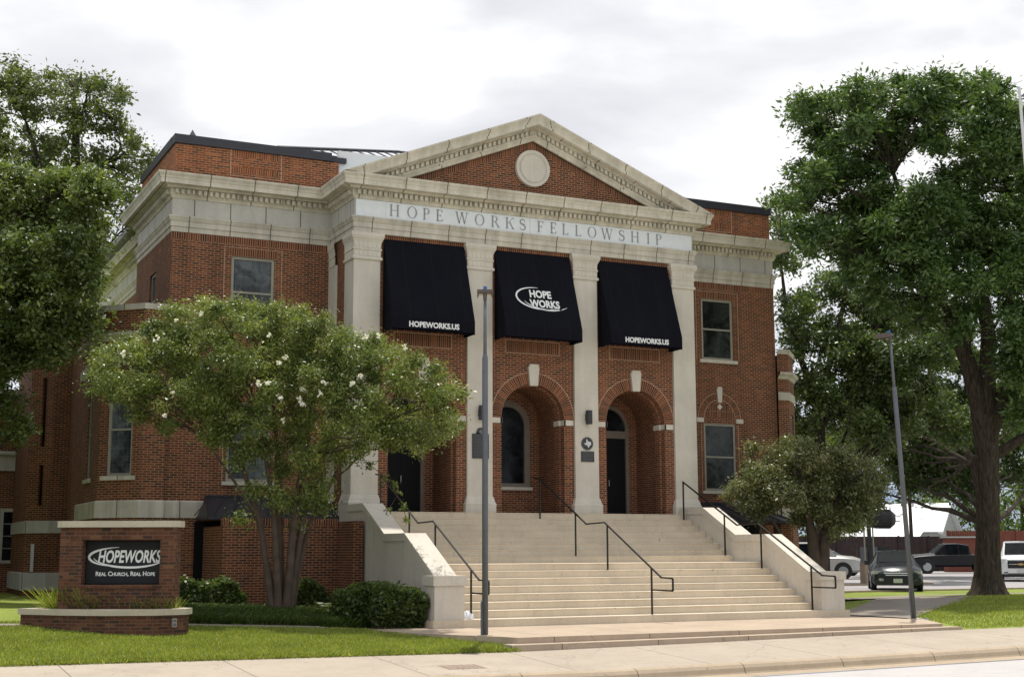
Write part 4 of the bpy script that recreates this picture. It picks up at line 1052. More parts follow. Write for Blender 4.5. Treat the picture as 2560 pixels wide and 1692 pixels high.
# ---------------------------------------------------------------- low side structures
b = MB(); b.box(-9.78, -6.42, -.30, -.05, 0, 2.53)
b.box(-6.44, -6.16, -1.62, -.05, 0, 2.66); b.box(-9.78, -9.55, -.05, 2.0, 0, 2.53)
aw_ = tag(b.build('areaway_wall', 'brick'), 'brick wall with an upright-brick top behind the flowering tree trunks', 'wall')
b = MB(); b.face([(-9.79, -.307, 2.53), (-6.44, -.307, 2.53), (-6.44, -.307, 2.75), (-9.79, -.307, 2.75)], [(0, .01), (3.35, .01), (3.35, .222), (0, .222)])
b.box(-9.79, -6.44, -.300, -.05, 2.531, 2.75, 'f'); b.build('soldier_cap', 'soldier', aw_)
def door_canopy(s, lab):
    o = thing('door_canopy', lab, 'canopy', (s*8.2, 1.5, 3))
    X = lambda x: s*x
    zt, zb, yf = 3.42, 2.82, .75; XB = 10.35 if s > 0 else 9.95; XT = 9.55 if s > 0 else 9.7
    b = MB(); A = [(X(6.05), D-.05, zt), (X(XT), D-.05, zt), (X(XB), yf, zb), (X(6.05), yf, zb)]; b.face(A)
    b.face([(X(XT), D-.05, zt), (X(XB), D-.05, zb), (X(XB), yf, zb)])
    b.box(*sorted((X(6.05), X(XB+.02))), yf-.02, yf+.02, zb-.09, zb+.01); b.box(*sorted((X(XB-.02), X(XB+.02))), yf, D-.05, zb-.09, zb+.01)
    b.face([(X(6.05), D-.05, zb-.05), (X(XB-.05), D-.05, zb-.05), (X(XB-.05), yf, zb-.05), (X(6.05), yf, zb-.05)])
    rf_ = b.build('canopy_roof', 'coping', o)
    b = MB()
    for i in range(9):
        xb_ = 6.1+i*.53; xt = 6.1+i*.43
        b.tube([(X(xt), D-.06, zt+.02), (X(xb_), yf, zb+.02)], .018, 4)
    b.tube([(X(XT), D-.06, zt+.02), (X(XB), yf, zb+.02)], .025, 4); b.tube([(X(6.05), D-.03, zt+.02), (X(XT), D-.03, zt+.02)], .035, 4)
    b.build('standing_seam', 'bronze', rf_)
    b = MB(); b.box(*sorted((X(6.3), X(10.0))), D-.02, D-.008, .2, 2.7); b.build('dark_opening', 'door', o)
    return o
door_canopy(1, 'dark standing seam metal canopy right of the steps over a basement door')
door_canopy(-1, 'dark metal canopy in shade above the brick wall behind the flowering tree')
b = MB(); b.box(9.9, 10.3, .85, 1.25, .1, 2.72); tag(b.build('canopy_pier', 'brick'), 'brick pier holding up the outer corner of the right canopy', 'pier')

# old annex behind on the left
ann = thing('annex_building', 'shadowed brick annex with cornice band at the far left edge', 'building', (-16, 14, 0))
b = MB()
b.face([(-12.6, 9.5, 0), (-13.13, 9.5, 0), (-13.13, 9.5, 9.2), (-12.6, 9.5, 9.2)]); b.face([(-12.6, 7, 0), (-12.6, 9.5, 0), (-12.6, 9.5, 9.2), (-12.6, 7, 9.2)])
wall(b, (-13.13, 9.5), (-.7071, .7071), (-.7071, -.7071), 0, .95, 0, 9.2, [(.32, .50, 5.3, 7.6, 0), (.32, .50, 3.35, 4.7, 0)], .1)
b.face([(-13.8, 10.17, 0), (-13.8, 14, 0), (-13.8, 14, 9.2), (-13.8, 10.17, 9.2)])
wall(b, (0, 14), (1, 0), (0, -1), -60, -13.2, 0, 7.5, [(-14.10, -13.50, 1.55, 3.25, 0), (-17.2, -16.3, 1.2, 3.3, 0), (-20.2, -19.3, 1.2, 3.3, 0), (-17.2, -16.3, 4.6, 6.2, 0)], .12)
b.build('brick_wall', 'brick', ann)
b = MB(); b.sweep([(0, 2.45), (.04, 2.45), (.04, 2.83), (0, 2.85)], [(-13.8, 14), (-13.8, 10.17), (-13.13, 9.5), (-12.6, 9.5)])
b.sweep([(0, .6), (.08, .6), (.08, 1.15), (0, 1.17)], [(-13.8, 14), (-13.8, 10.17), (-13.13, 9.5), (-12.6, 9.5)])
b.sweep([(0, 4.7), (.05, 4.7), (.06, 5.2), (.15, 5.28), (.15, 5.36), (0, 5.4)], [(-60, 14), (-13.8, 14)]); b.sweep([(0, 7.4), (.1, 7.4), (.1, 7.62), (-.3, 7.64)], [(-60, 14), (-13.8, 14)])
for x0, x1 in ((-14.10, -13.50),): b.box(x0-.12, x0, 13.93, 14.0, 1.45, 3.37); b.box(x1, x1+.12, 13.93, 14.0, 1.45, 3.37); b.box(x0, x1, 13.93, 14, 3.25, 3.37); b.box(x0, x1, 13.93, 14, 1.45, 1.55)
b.build('stone_trim', 'stone_w', ann)
b = MB(); b.face([(-14.1, 14.1, 1.55), (-13.5, 14.1, 1.55), (-13.5, 14.1, 3.25), (-14.1, 14.1, 3.25)]); b.face([(-60, 14.11, 1), (-16, 14.11, 1), (-16, 14.11, 6.4), (-60, 14.11, 6.4)])
pn = b.build('window_pane', 'glass_d', ann)
b = MB()
for z in (1.97, 2.4, 2.83): b.box(-14.1, -13.5, 14.07, 14.095, z-.02, z+.02)
b.build('muntin', 'frame', pn)
b = MB(); b.box(-13.62, -13.52, 9.2+.55, 9.2+.62, 1.2, 2.1); b.build('downpipe', 'silver', ann)

# ---------------------------------------------------------------- monument sign
RU = Vector((.8997, -.4363, 0)).normalized(); NU = Vector((-RU.y*-1, 0, 0)); NU = Vector((-.4363, -.8997, 0)).normalized()
SO = Vector((-13.87, -7.93, 0)); ZU = Vector((0, 0, 1))
sign = thing('monument_sign', 'brick monument sign with a black HOPEWORKS panel standing in a low brick planter', 'sign', tuple(SO))
b = MB(); bd = lambda a0, a1, b0, b1, c0, c1: b.obox(SO, RU, NU, ZU, a0, a1, b0, b1, c0, c1)
bd(-1.30, -.82, -.42, .0, .2, 2.345); bd(.84, 1.18, -.42, .0, .2, 2.345); bd(-.82, .84, -.42, .0, 2.08, 2.345); bd(-.82, .84, -.42, .0, .2, 1.14); bd(-.82, .84, -.42, -.32, 1.14, 2.08)
b.build('sign_body', 'brick_sign', sign)
b = MB()
def soldp(mb, a0, a1, c0, c1, d): mb.face([SO+RU*a+NU*d+ZU*c for a, c in ((a0, c0), (a1, c0), (a1, c1), (a0, c1))], [(a0, .01), (a1, .01), (a1, .222), (a0, .222)])
soldp(b, -1.30, 1.18, 2.10, 2.345, .004); b.obox(SO, RU, NU, ZU, -.84, .86, -.2, .03, 1.07, 1.138); b.build('soldier_course', 'brick_sign', sign)
b = MB(); pc = [(-1.38, -.47), (1.24, -.47), (1.24, -.1), (1.02, .09), (-1.24, .09), (-1.38, -.02)]
b.prism([tuple((SO+RU*p+NU*q)[:2]) for p, q in pc], 2.35, 2.485); b.build('sign_coping', 'cap', sign, bevel=.012)
b = MB(); b.obox(SO, RU, NU, ZU, -.80, .84, -.30, -.24, 1.16, 2.06); pnl = b.build('sign_panel', 'panel', sign)
o = SO+NU*(-.236)
text_obj('lettering', 'HOPEWORKS', .36, 'white_ink', pnl, facing(o+RU*.13+ZU*1.61, RU, ZU), offset=.010, shear=.22, width=1.36, extrude=.002)
text_obj('tagline_lettering', 'Real Church, Real Hope', .13, 'white_ink', pnl, facing(o+RU*.05+ZU*1.325, RU, ZU), offset=.003, width=1.27, extrude=.001, caps=True)
lg = MB(); M4 = facing(o+RU*.02+ZU*1.72, RU, ZU)
swoosh(lg, ell(-.02, 0, .74, .21, rad(98), rad(248), 44, 0), lambda t: .004+.024*math.sin(PI*t)**1.2, M4)
swoosh(lg, ell(.12, .03, .80, .25, rad(192), rad(338), 44, rad(0)), lambda t: .005+.018*math.sin(PI*t), M4)
lg.build('logo_swoosh', 'white_ink', pnl)
b = MB()
ppts = [(-15.62, -6.3), (-15.60, -5.6), (-15.55, -6.45), (-14.85, -7.40), (-14.05, -8.15), (-13.13, -8.62), (-12.28, -8.60), (-12.0, -8.1), (-12.3, -7.6), (-14.2, -6.6)]
outer = [(-15.70, -6.75), (-14.98, -7.75), (-14.2, -8.40), (-13.35, -8.75), (-12.66, -8.65), (-12.46, -8.3), (-12.75, -7.7), (-14.9, -6.5)]
b.prism(outer, .05, .53, cap=False); pl = b.build('planter_wall', 'brick_sign', sign)
def offs(P, d):
    c = Vector((sum(p[0] for p in P)/len(P), sum(p[1] for p in P)/len(P))); return [tuple(c+(Vector(p)-c)*(1+d/(Vector(p)-c).length)) for p in P]
oo, ii = offs(outer, .07), offs(outer, -.22); b = MB(); n = len(outer)
for i in range(n):
    j = (i+1) % n; b.face([(*oo[i], .52), (*oo[j], .52), (*oo[j], .645), (*oo[i], .645)]); b.face([(*oo[i], .645), (*oo[j], .645), (*ii[j], .645), (*ii[i], .645)]); b.face([(*oo[i], .52), (*oo[j], .52), (*ii[j], .52), (*ii[i], .52)]); b.face([(*ii[i], .52), (*ii[j], .52), (*ii[j], .645), (*ii[i], .645)])
b.build('planter_coping', 'cap', pl)
b = MB(); b.face([(*p, .56) for p in ii]); b.build('planter_soil', 'soil', pl)
b = MB(); p_ = Vector((-12.86, -8.70, .36)); u_ = Vector((.98, .10, 0)).normalized(); n_ = Vector((.1, -.98, 0)).normalized()
b.obox(p_, u_, n_, ZU, -.045, .045, -.02, .06, -.09, .09); ob = b.build('outlet_box', 'frame', pl)
b = MB(); b.obox(p_, u_, n_, ZU, -.03, .03, .06, .068, -.07, -.01); b.obox(p_, u_, n_, ZU, -.03, .03, .06, .068, .02, .07); b.build('socket', 'post', ob)

# ---------------------------------------------------------------- lamp posts
def lamp(loc, lean, lab, turn=0.0):
    o = local_thing('lamp_post', lab, 'street lamp', 'slim grey floodlight posts by the forecourt')
    b = MB(); b.tube([(0, 0, -.08), (0, 0, 6.12), (0, 0, 6.22)], [.068, .064, .045], 14); b.build('lower_post', 'post', o, smooth=True)
    b = MB(); b.tube([(0, 0, 6.1), (0, 0, 7.50)], [.040, .034], 12); b.build('upper_post', 'post', o, smooth=True)
    b = MB(); b.tube([(0, 0, 7.46), (0, 0, 7.62)], .045, 10); b.build('collar', 'post_head', o)
    b = MB(); b.box(-.18, .18, -.06, .36, 7.62, 7.69); b.box(-.18, -.155, -.06, .36, 7.57, 7.62); b.box(.155, .18, -.06, .36, 7.57, 7.62)
    for i in range(6): b.box(-.16, .16, .02+i*.05, .035+i*.05, 7.69, 7.705)
    h = b.build('lamp_head', 'post_head', o); h.rotation_euler = (0, 0, turn)
    b = MB(); b.box(-.14, .14, .08, .33, 7.605, 7.62); b.build('lens', 'lens', h)
    b = MB(); b.tube([(0, .02, 7.70), (0, .02, 7.77)], .042, 12); b.build('sensor_cap', 'blue', h)
    b = MB(); b.tube([(-.10, -.02, -.05), (-.10, -.02, .72), (-.07, -.02, .76)], .018, 6); b.build('conduit', 'post', o)
    b = MB(); b.tube([(0, 0, -.06), (0, 0, .015)], .17, 16); b.build('footing', 'cap', o)
    o.location = loc; o.rotation_euler = (0, lean, 0); return o
lamp((-6.415, -10.30, 0.0), 0, 'near grey lamp post with a blue-topped flat head in front of the steps', rad(-24.5))
lamp((6.68, -9.20, 0.0), rad(-2.9), 'grey lamp post leaning a little left at the right end of the forecourt', rad(35))
# white bracketed pole reaching into the top right corner
o = thing('banner_pole', 'pale pole with a bracket arm cut off by the top right corner', 'pole', (7.33, -13.2, 0))
b = MB(); b.tube([(7.85, -13.2, -.4), (7.44, -13.2, 13.62)], [.06, .038], 12); b.build('pole', 'silver', o)
b = MB(); b.tube([(7.46, -13.22, 13.30), (8.3, -13.7, 13.30)], .022, 6); b.tube([(7.45, -13.2, 13.34), (7.70, -13.35, 13.58), (7.95, -13.5, 13.74)], .024, 6); b.build('bracket_arm', 'post', o)
# ---------------------------------------------------------------- vegetation
def leaf_mesh(name, mat, parent, blobs, n, size, seed, cl=14, sig=.20, shell=.55, up=.35, aspect=.5, zfl=.85, hang=0.0, sub=9, subr=1.0, tuft=0.0):
    rng = np.random.default_rng(seed); B = np.array(blobs, float)
    wt = B[:, 3]**2.2; wt /= wt.sum(); nc = max(1, n//cl)
    bi = rng.choice(len(B), nc, p=wt)
    d = rng.normal(size=(nc, 3)); d /= np.linalg.norm(d, axis=1)[:, None]
    nb = len(B); sd = rng.normal(size=(nb, sub, 3)); sd /= np.linalg.norm(sd, axis=2)[:, :, None]
    sr = shell+(1.12-shell)*rng.random((nb, sub))**.6; sk = .22+.26*rng.random((nb, sub))
    si = rng.integers(0, sub, nc); sdir = sd[bi, si]; srr = sr[bi, si]; skk = sk[bi, si]*subr
    sc_ = B[bi, :3]+sdir*(B[bi, 3]*srr)[:, None]*np.array([1, 1, zfl])
    cc = sc_+d*(B[bi, 3]*skk*rng.random(nc)**.4)[:, None]*np.array([1, 1, .8])
    d = d*.7+sdir*.5; d /= np.linalg.norm(d, axis=1)[:, None]
    ci = rng.integers(0, nc, n)
    sg = sig*(.5+rng.random(nc))
    P = cc[ci]+rng.normal(size=(n, 3))*sg[ci][:, None]*np.array([1, 1, .75])
    nr = rng.normal(size=(n, 3))*.75+d[ci]*.6+np.array([0, 0, up]); nr /= np.linalg.norm(nr, axis=1)[:, None]
    a = rng.normal(size=(n, 3))*(1-.6*tuft)+np.array([0, 0, -hang])+tuft*2.2*(P-cc[ci])/sg[ci][:, None]; a -= nr*(a*nr).sum(1)[:, None]; a /= np.linalg.norm(a, axis=1)[:, None]
    b_ = np.cross(nr, a); sz = size*(.45+1.1*rng.random(n)**1.4)[:, None]
    V = np.empty((n, 4, 3)); V[:, 0] = P-a*sz*.5; V[:, 1] = P+b_*sz*aspect*.5+nr*sz*.08; V[:, 2] = P+a*sz*.5; V[:, 3] = P-b_*sz*aspect*.5+nr*sz*.08
    # clump tone: leaves of one clump share a tone, with single leaves straying
    tone = (rng.random((nb, sub))*.45+.1)[bi, si][ci]+(rng.random(nc)*.3)[ci]+rng.normal(size=n)*.15
    return quads(name, mat, parent, V.reshape(-1, 3), np.clip(tone, .01, .99))
def quads(name, mat, parent, V, tone):
    n = len(V)//4; me = bpy.data.meshes.new(name)
    me.vertices.add(4*n); me.vertices.foreach_set('co', V.astype(np.float32).ravel())
    me.loops.add(4*n); me.loops.foreach_set('vertex_index', np.arange(4*n, dtype=np.int32))
    me.polygons.add(n); me.polygons.foreach_set('loop_start', np.arange(0, 4*n, 4, dtype=np.int32))
    me.update(); ul = me.uv_layers.new(name='uv')
    uv = np.zeros((n, 4, 2), np.float32); uv[:, :, 0] = tone[:, None]; ul.data.foreach_set('uv', uv.ravel())
    me.materials.append(M[mat]); me.validate()
    o = bpy.data.objects.new(name, me); COL.objects.link(o)
    if parent is not None: attach(o, parent)
    return o
def limb(mb, p0, p1, r0, r1, rng, sag=.12, n=7):
    p0, p1 = Vector(p0), Vector(p1); d = p1-p0; ln = d.length
    j = Vector([rng.uniform(-1, 1) for _ in range(3)])*ln*.07
    pts = []
    for i in range(n+1):
        t = i/n; q = p0+d*t+Vector((0, 0, 1))*(ln*sag*math.sin(PI*t)*.6*(1-t*.4))+j*math.sin(PI*t)+Vector([rng.uniform(-1, 1) for _ in range(3)])*ln*.012*(0 < i < n)
        pts.append(q)
    mb.tube(pts, [r0+(r1-r0)*(i/n)**.8 for i in range(n+1)], 7, cap=False); return pts
def tree(name, label, cat, base_, blobs, nleaf, size, seed, leaf, bark, trunks, group=None, r0=.3, twig=2, crown='crown', **kw):
    """trunks: list of polylines (points, radii); limbs run from them into the clumps"""
    o = thing(name, label, cat, base_, group); rng = random.Random(seed)
    b = MB(); joints = []
    for pts, radii in trunks:
        b.tube(pts, radii, 12, cap=False)
        for p, r in list(zip(pts, radii))[1:]: joints.append((Vector(p), r))
    b.build('trunk', bark, o, smooth=True)
    b = MB()
    for bl in blobs:
        c = Vector(bl[:3]); cand = [j for j in joints if j[0].z < c.z+.4] or joints
        J = min(cand, key=lambda j: (j[0]-c).length+(c.z-j[0].z)*-.15)
        rr = min(J[1]*.55, .02+.02*(J[0]-c).length)
        pts = limb(b, J[0], c, rr, .018, rng)
        for _ in range(twig):
            q = pts[rng.randint(3, 6)]; e_ = c+Vector([rng.uniform(-1, 1)*bl[3]*1.0 for _ in range(3)])
            limb(b, q, e_, .016, .006, rng, n=4)
    b.build('branches', bark, o, smooth=True)
    leaf_mesh(crown, leaf, o, blobs, nleaf, size, seed, **kw)
    return o
BACK_OAK=[(-14.7,11.6,17.7,1.23),(-14.7,11.0,17.5,1.23),(-13.2,11.6,17.7,1.16),(-13.3,10.6,17.4,1.16),(-12.1,9.6,17.1,1.02),(-11.9,11.1,17.6,1.02),(-14.0,14.8,16.7,1.23),(-14.0,14.3,16.5,1.23),(-12.6,13.4,16.6,1.02),(-12.9,11.0,15.9,1.02),(-11.2,11.6,16.7,1.02),(-11.4,10.5,16.4,1.02),(-10.7,9.7,15.6,0.61),(-10.8,9.5,15.5,0.61),(-12.1,10.7,15.1,0.87),(-11.6,13.8,16.0,0.87),(-10.3,12.8,15.5,0.65),(-10.3,12.7,15.5,0.65),(-13.4,14.2,15.1,0.94),(-13.7,11.5,14.4,0.94),(-14.9,12.0,18.5,0.80),(-14.8,13.4,18.9,0.80),(-12.9,13.0,19.0,0.58),(-12.8,13.5,19.2,0.58),(-11.9,13.2,19.2,0.51),(-12.4,9.7,18.0,0.51),(-10.0,11.5,15.6,0.41),(-9.9,11.8,15.6,0.41),(-10.5,11.6,13.9,0.58),(-10.7,10.1,13.5,0.58),(-11.1,11.6,14.7,0.73),(-11.4,9.9,14.3,0.73),(-15.7,15.5,17.9,1.31),(-15.7,15.2,17.8,1.31)]
FRONT_OAK=[(-13.8,2.4,12.2,0.81),(-14.0,1.5,12.0,0.81),(-13.2,3.7,11.6,0.64),(-13.4,2.4,11.3,0.64),(-14.6,4.2,12.0,0.99),(-14.6,4.0,12.0,0.99),(-15.5,3.1,12.2,0.81),(-15.6,2.7,12.1,0.81),(-15.0,3.4,10.6,1.10),(-15.0,2.8,10.5,1.10),(-14.0,1.3,10.1,0.93),(-13.9,1.8,10.2,0.93),(-13.1,3.5,9.8,0.49),(-13.5,0.7,9.3,0.49),(-15.3,1.6,8.9,1.04),(-15.1,3.8,9.3,1.04),(-14.2,2.1,8.8,0.99),(-14.1,3.0,9.0,0.99),(-13.5,2.6,8.5,0.56),(-13.5,2.1,8.4,0.56),(-14.6,5.3,8.2,0.93),(-15.0,2.3,7.7,0.93),(-14.0,2.7,7.7,0.52),(-14.1,1.9,7.6,0.52),(-15.3,4.3,7.2,0.52),(-15.4,2.9,7.0,0.52),(-15.2,3.3,6.0,0.46),(-15.0,4.8,6.2,0.46),(-14.9,3.2,5.3,0.42),(-14.8,4.1,5.3,0.42),(-16.1,5.2,10.5,1.28),(-16.3,2.2,9.9,1.28),(-16.2,2.4,7.7,1.16),(-16.2,3.0,7.8,1.16),(-12.9,3.0,11.0,0.35),(-13.0,2.5,10.9,0.35),(-13.3,0.9,11.9,0.46),(-13.3,1.3,12.0,0.46)]
LMYRTLE=[(-13.4,-4.1,6.4,0.60),(-13.3,-3.4,6.5,0.60),(-13.7,-4.3,5.8,0.40),(-13.4,-2.5,6.0,0.40),(-12.4,-2.7,7.1,0.70),(-12.3,-2.5,7.1,0.70),(-11.7,-3.5,7.4,0.70),(-11.6,-2.9,7.5,0.70),(-11.3,-5.8,7.3,0.70),(-11.1,-5.1,7.4,0.70),(-9.9,-3.7,7.8,0.50),(-10.1,-4.2,7.7,0.50),(-9.7,-5.4,7.7,0.26),(-9.4,-4.1,7.9,0.26),(-9.4,-4.9,7.3,0.70),(-9.3,-4.4,7.4,0.70),(-8.9,-6.0,7.0,0.65),(-9.0,-6.3,6.9,0.65),(-8.1,-6.0,6.8,0.60),(-8.3,-6.7,6.7,0.60),(-7.4,-6.4,6.5,0.60),(-6.9,-5.0,6.7,0.60),(-6.7,-6.9,6.0,0.60),(-7.0,-7.6,5.9,0.60),(-6.3,-7.8,5.4,0.45),(-6.2,-7.5,5.5,0.45),(-5.5,-5.9,5.0,0.36),(-5.9,-6.9,4.9,0.36),(-6.5,-6.9,4.8,0.45),(-6.7,-7.3,4.7,0.45),(-6.6,-4.9,5.2,0.65),(-7.1,-6.2,5.0,0.65),(-8.2,-6.4,5.5,0.75),(-8.3,-6.8,5.4,0.75),(-9.2,-6.4,5.9,0.85),(-9.2,-6.1,6.0,0.85),(-9.7,-4.5,6.4,0.85),(-10.1,-5.8,6.2,0.85),(-11.2,-5.6,6.2,0.85),(-10.9,-4.4,6.4,0.85),(-12.0,-4.6,6.2,0.85),(-11.6,-2.6,6.4,0.85),(-12.8,-4.5,5.6,0.60),(-12.6,-3.4,5.7,0.60),(-11.9,-2.9,5.1,0.30),(-12.1,-3.9,5.0,0.30),(-12.6,-2.1,5.8,0.40),(-12.8,-3.4,5.7,0.40),(-11.0,-4.9,5.3,0.55),(-10.9,-4.5,5.3,0.55),(-10.4,-5.7,5.0,0.45),(-10.1,-4.8,5.1,0.45),(-9.4,-5.6,5.1,0.55),(-8.9,-4.0,5.3,0.55),(-7.9,-4.6,4.9,0.40),(-8.2,-5.4,4.8,0.40),(-7.9,-6.9,4.5,0.24),(-7.7,-6.4,4.5,0.24),(-10.7,-5.5,7.7,0.22),(-10.7,-5.6,7.7,0.22),(-11.5,-4.7,5.5,0.50),(-11.2,-3.1,5.7,0.50),(-8.0,-6.5,4.4,0.20),(-8.1,-6.7,4.4,0.20),(-6.4,-5.0,4.7,0.32),(-6.8,-5.9,4.6,0.32),(-5.9,-5.1,4.5,0.24),(-6.4,-6.5,4.4,0.24),(-6.8,-4.9,5.0,0.45),(-7.1,-5.6,4.9,0.45)]
LMYRTLE_LOW=[(-9.3,-4.2,3.9,0.32),(-8.6,-4.6,3.4,0.36),(-10.2,-4.4,4.4,0.30),(-9.2,-5.6,4.2,0.32),(-10.1,-4.8,3.3,0.26),(-8.9,-4.1,3.0,0.28),(-8.3,-4.4,3.1,0.30),(-10.1,-3.4,2.7,0.20),(-10.9,-4.4,4.7,0.42),(-9.8,-4.3,4.5,0.38),(-9.2,-4.4,4.6,0.42),(-8.4,-5.0,4.4,0.38),(-7.8,-5.0,4.3,0.32),(-11.1,-3.9,4.6,0.26),(-10.3,-4.0,4.0,0.28),(-8.6,-4.8,3.8,0.34),(-9.6,-4.9,3.2,0.30),(-8.8,-4.0,2.4,0.16)]
BIGTREE=[(10.7,-0.2,17.4,0.60),(8.1,-3.5,16.1,0.60),(11.5,-0.3,16.4,0.66),(11.5,-0.4,16.3,0.66),(11.3,-1.9,16.8,0.78),(9.4,-4.2,15.8,0.78),(12.3,-1.4,17.9,0.48),(9.9,-4.2,16.7,0.48),(13.7,-1.7,17.9,0.72),(12.7,-2.7,17.4,0.72),(11.8,-5.4,16.6,0.72),(12.2,-5.1,16.8,0.72),(13.7,-3.2,16.5,0.96),(13.5,-3.4,16.4,0.96),(15.2,-3.6,17.6,0.84),(15.9,-2.9,17.9,0.84),(14.4,-5.8,16.8,0.72),(13.6,-6.6,16.4,0.72),(17.2,-3.4,16.6,0.84),(14.0,-6.5,15.3,0.84),(15.8,-2.9,16.3,0.96),(13.2,-5.5,15.2,0.96),(12.8,-1.8,16.3,0.96),(12.7,-1.9,16.3,0.96),(11.9,-0.9,15.5,0.96),(10.9,-2.1,15.0,0.96),(10.8,-0.2,14.9,0.58),(8.8,-2.8,14.0,0.58),(9.9,-0.7,13.8,0.48),(8.9,-2.0,13.4,0.48),(11.6,-0.4,14.1,0.96),(11.3,-0.9,13.9,0.96),(11.6,-2.6,13.8,0.84),(11.7,-2.4,13.9,0.84),(11.7,-4.9,13.0,0.72),(11.7,-4.9,13.0,0.72),(14.7,-3.5,14.2,0.90),(14.3,-3.9,14.1,0.90),(16.9,-3.2,14.7,0.96),(15.9,-4.1,14.4,0.96),(9.2,-2.9,11.9,0.84),(9.9,-2.1,12.1,0.84),(12.2,-1.1,12.5,0.96),(11.5,-2.0,12.3,0.96),(11.0,-4.5,11.9,0.96),(13.7,-1.5,12.7,0.96),(14.9,-2.2,12.9,0.96),(12.4,-4.8,12.1,0.96),(15.2,-3.8,12.8,0.96),(14.6,-4.4,12.6,0.96),(17.2,-3.5,13.1,0.96),(15.5,-5.2,12.6,0.96),(11.7,-3.5,10.9,0.72),(12.5,-2.5,11.2,0.72),(15.5,-1.5,11.5,0.84),(12.6,-4.6,10.6,0.84),(13.9,-5.2,10.8,0.90),(15.7,-3.4,11.3,0.90),(17.7,-2.9,11.2,0.96),(16.3,-4.2,10.9,0.96),(14.6,-3.6,10.0,0.54),(16.1,-2.1,10.4,0.54),(17.3,-3.0,9.5,0.72),(14.7,-5.5,8.9,0.72),(12.7,-0.5,11.5,0.54),(10.5,-3.1,10.9,0.54),(11.9,-3.0,9.9,0.48),(13.6,-1.0,10.4,0.48),(13.4,-3.0,9.6,0.50),(14.6,-1.7,9.9,0.50),(13.5,-4.4,8.9,0.46),(16.0,-1.8,9.4,0.46),(15.5,-5.1,8.0,0.84),(15.4,-5.2,8.0,0.84),(16.9,-3.8,6.7,0.72),(16.3,-4.4,6.6,0.72),(12.0,-1.9,10.5,0.36),(13.2,-0.6,10.9,0.36),(17.8,-4.6,15.2,1.32),(15.2,-6.9,14.3,1.32),(16.5,-5.5,11.8,1.32),(17.4,-4.7,12.0,1.32),(17.1,-4.4,9.3,0.96),(17.9,-3.6,9.4,0.96)]
MIDTREE=[(19.8,13.2,17.0,0.64),(18.6,11.5,16.5,0.64),(19.2,12.4,15.1,0.75),(21.0,14.8,15.7,0.75),(20.0,13.0,13.1,0.91),(21.3,14.6,13.5,0.91),(23.3,14.7,14.5,0.94),(22.2,13.3,14.1,0.94),(23.9,12.8,13.6,0.94),(23.7,12.6,13.5,0.94),(20.3,12.9,11.5,0.94),(22.2,15.3,11.9,0.94),(22.1,12.8,11.8,0.94),(23.5,14.6,12.1,0.94),(23.0,11.6,11.4,1.04),(24.8,13.8,11.9,1.04),(25.7,12.7,12.7,1.04),(25.1,12.1,12.6,1.04),(22.5,12.8,10.1,1.13),(21.5,11.6,9.9,1.13),(25.0,13.5,9.7,1.23),(23.6,11.9,9.5,1.23),(21.5,14.6,9.6,0.75),(19.9,12.5,9.3,0.75),(23.9,10.0,10.4,1.13),(24.1,10.3,10.4,1.13),(24.3,14.3,8.2,1.32),(22.3,11.8,7.9,1.32),(26.2,14.0,7.8,1.32),(24.4,11.9,7.6,1.32),(21.2,14.6,7.7,0.94),(20.5,13.7,7.6,0.94),(22.5,14.0,8.7,0.94),(20.8,11.9,8.4,0.94),(26.0,11.1,8.7,1.13),(27.9,13.2,9.0,1.13),(25.4,9.8,10.8,0.94),(27.1,11.6,11.1,0.94),(25.3,10.3,12.7,0.85),(25.2,10.2,12.7,0.85),(18.1,11.3,17.5,0.49),(18.1,11.3,17.5,0.49),(29.2,12.8,7.9,1.13),(28.8,12.3,7.8,1.13)]
BACKTREE=[(33.4,24.0,13.1,1.13),(33.4,24.0,13.1,1.13),(35.9,23.8,12.8,1.13),(32.7,20.2,12.1,1.13),(36.2,21.2,12.9,1.24),(35.9,20.8,12.9,1.24),(37.9,20.4,12.5,1.13),(39.5,22.0,12.8,1.13),(34.2,23.7,10.6,1.24),(35.1,24.7,10.7,1.24),(33.6,19.7,10.4,1.36),(35.9,22.2,10.7,1.36),(38.1,21.4,10.3,1.36),(38.4,21.7,10.3,1.36),(33.2,23.7,8.2,1.24),(34.1,24.7,8.3,1.24),(33.7,21.3,8.1,1.36),(36.3,24.2,8.4,1.36),(36.0,21.0,7.7,1.36),(36.8,21.9,7.8,1.36),(39.8,22.4,7.9,1.13),(39.0,21.5,7.8,1.13),(35.3,20.9,6.3,1.02),(35.0,20.5,6.3,1.02),(37.0,20.3,6.0,1.02),(38.3,21.6,6.1,1.02),(36.1,25.0,7.0,0.91),(35.7,24.6,7.0,0.91),(34.5,22.0,5.6,0.81),(34.5,22.0,5.6,0.81),(37.9,23.2,5.4,0.77),(35.6,20.7,5.3,0.77),(37.8,20.6,5.1,0.81),(36.1,18.8,5.0,0.81),(31.5,22.1,5.1,0.86),(32.9,23.8,5.2,0.86),(33.7,22.9,14.4,0.91),(33.4,22.5,14.3,0.91),(34.2,20.4,14.5,0.95),(36.6,23.1,15.1,0.95),(37.3,20.6,14.8,0.91),(35.3,18.5,14.3,0.91),(38.1,17.6,8.2,1.36),(42.2,21.7,8.6,1.36),(43.0,21.7,6.8,1.36),(42.7,21.4,6.7,1.36),(40.8,19.5,10.7,1.13),(39.5,18.2,10.5,1.13)]
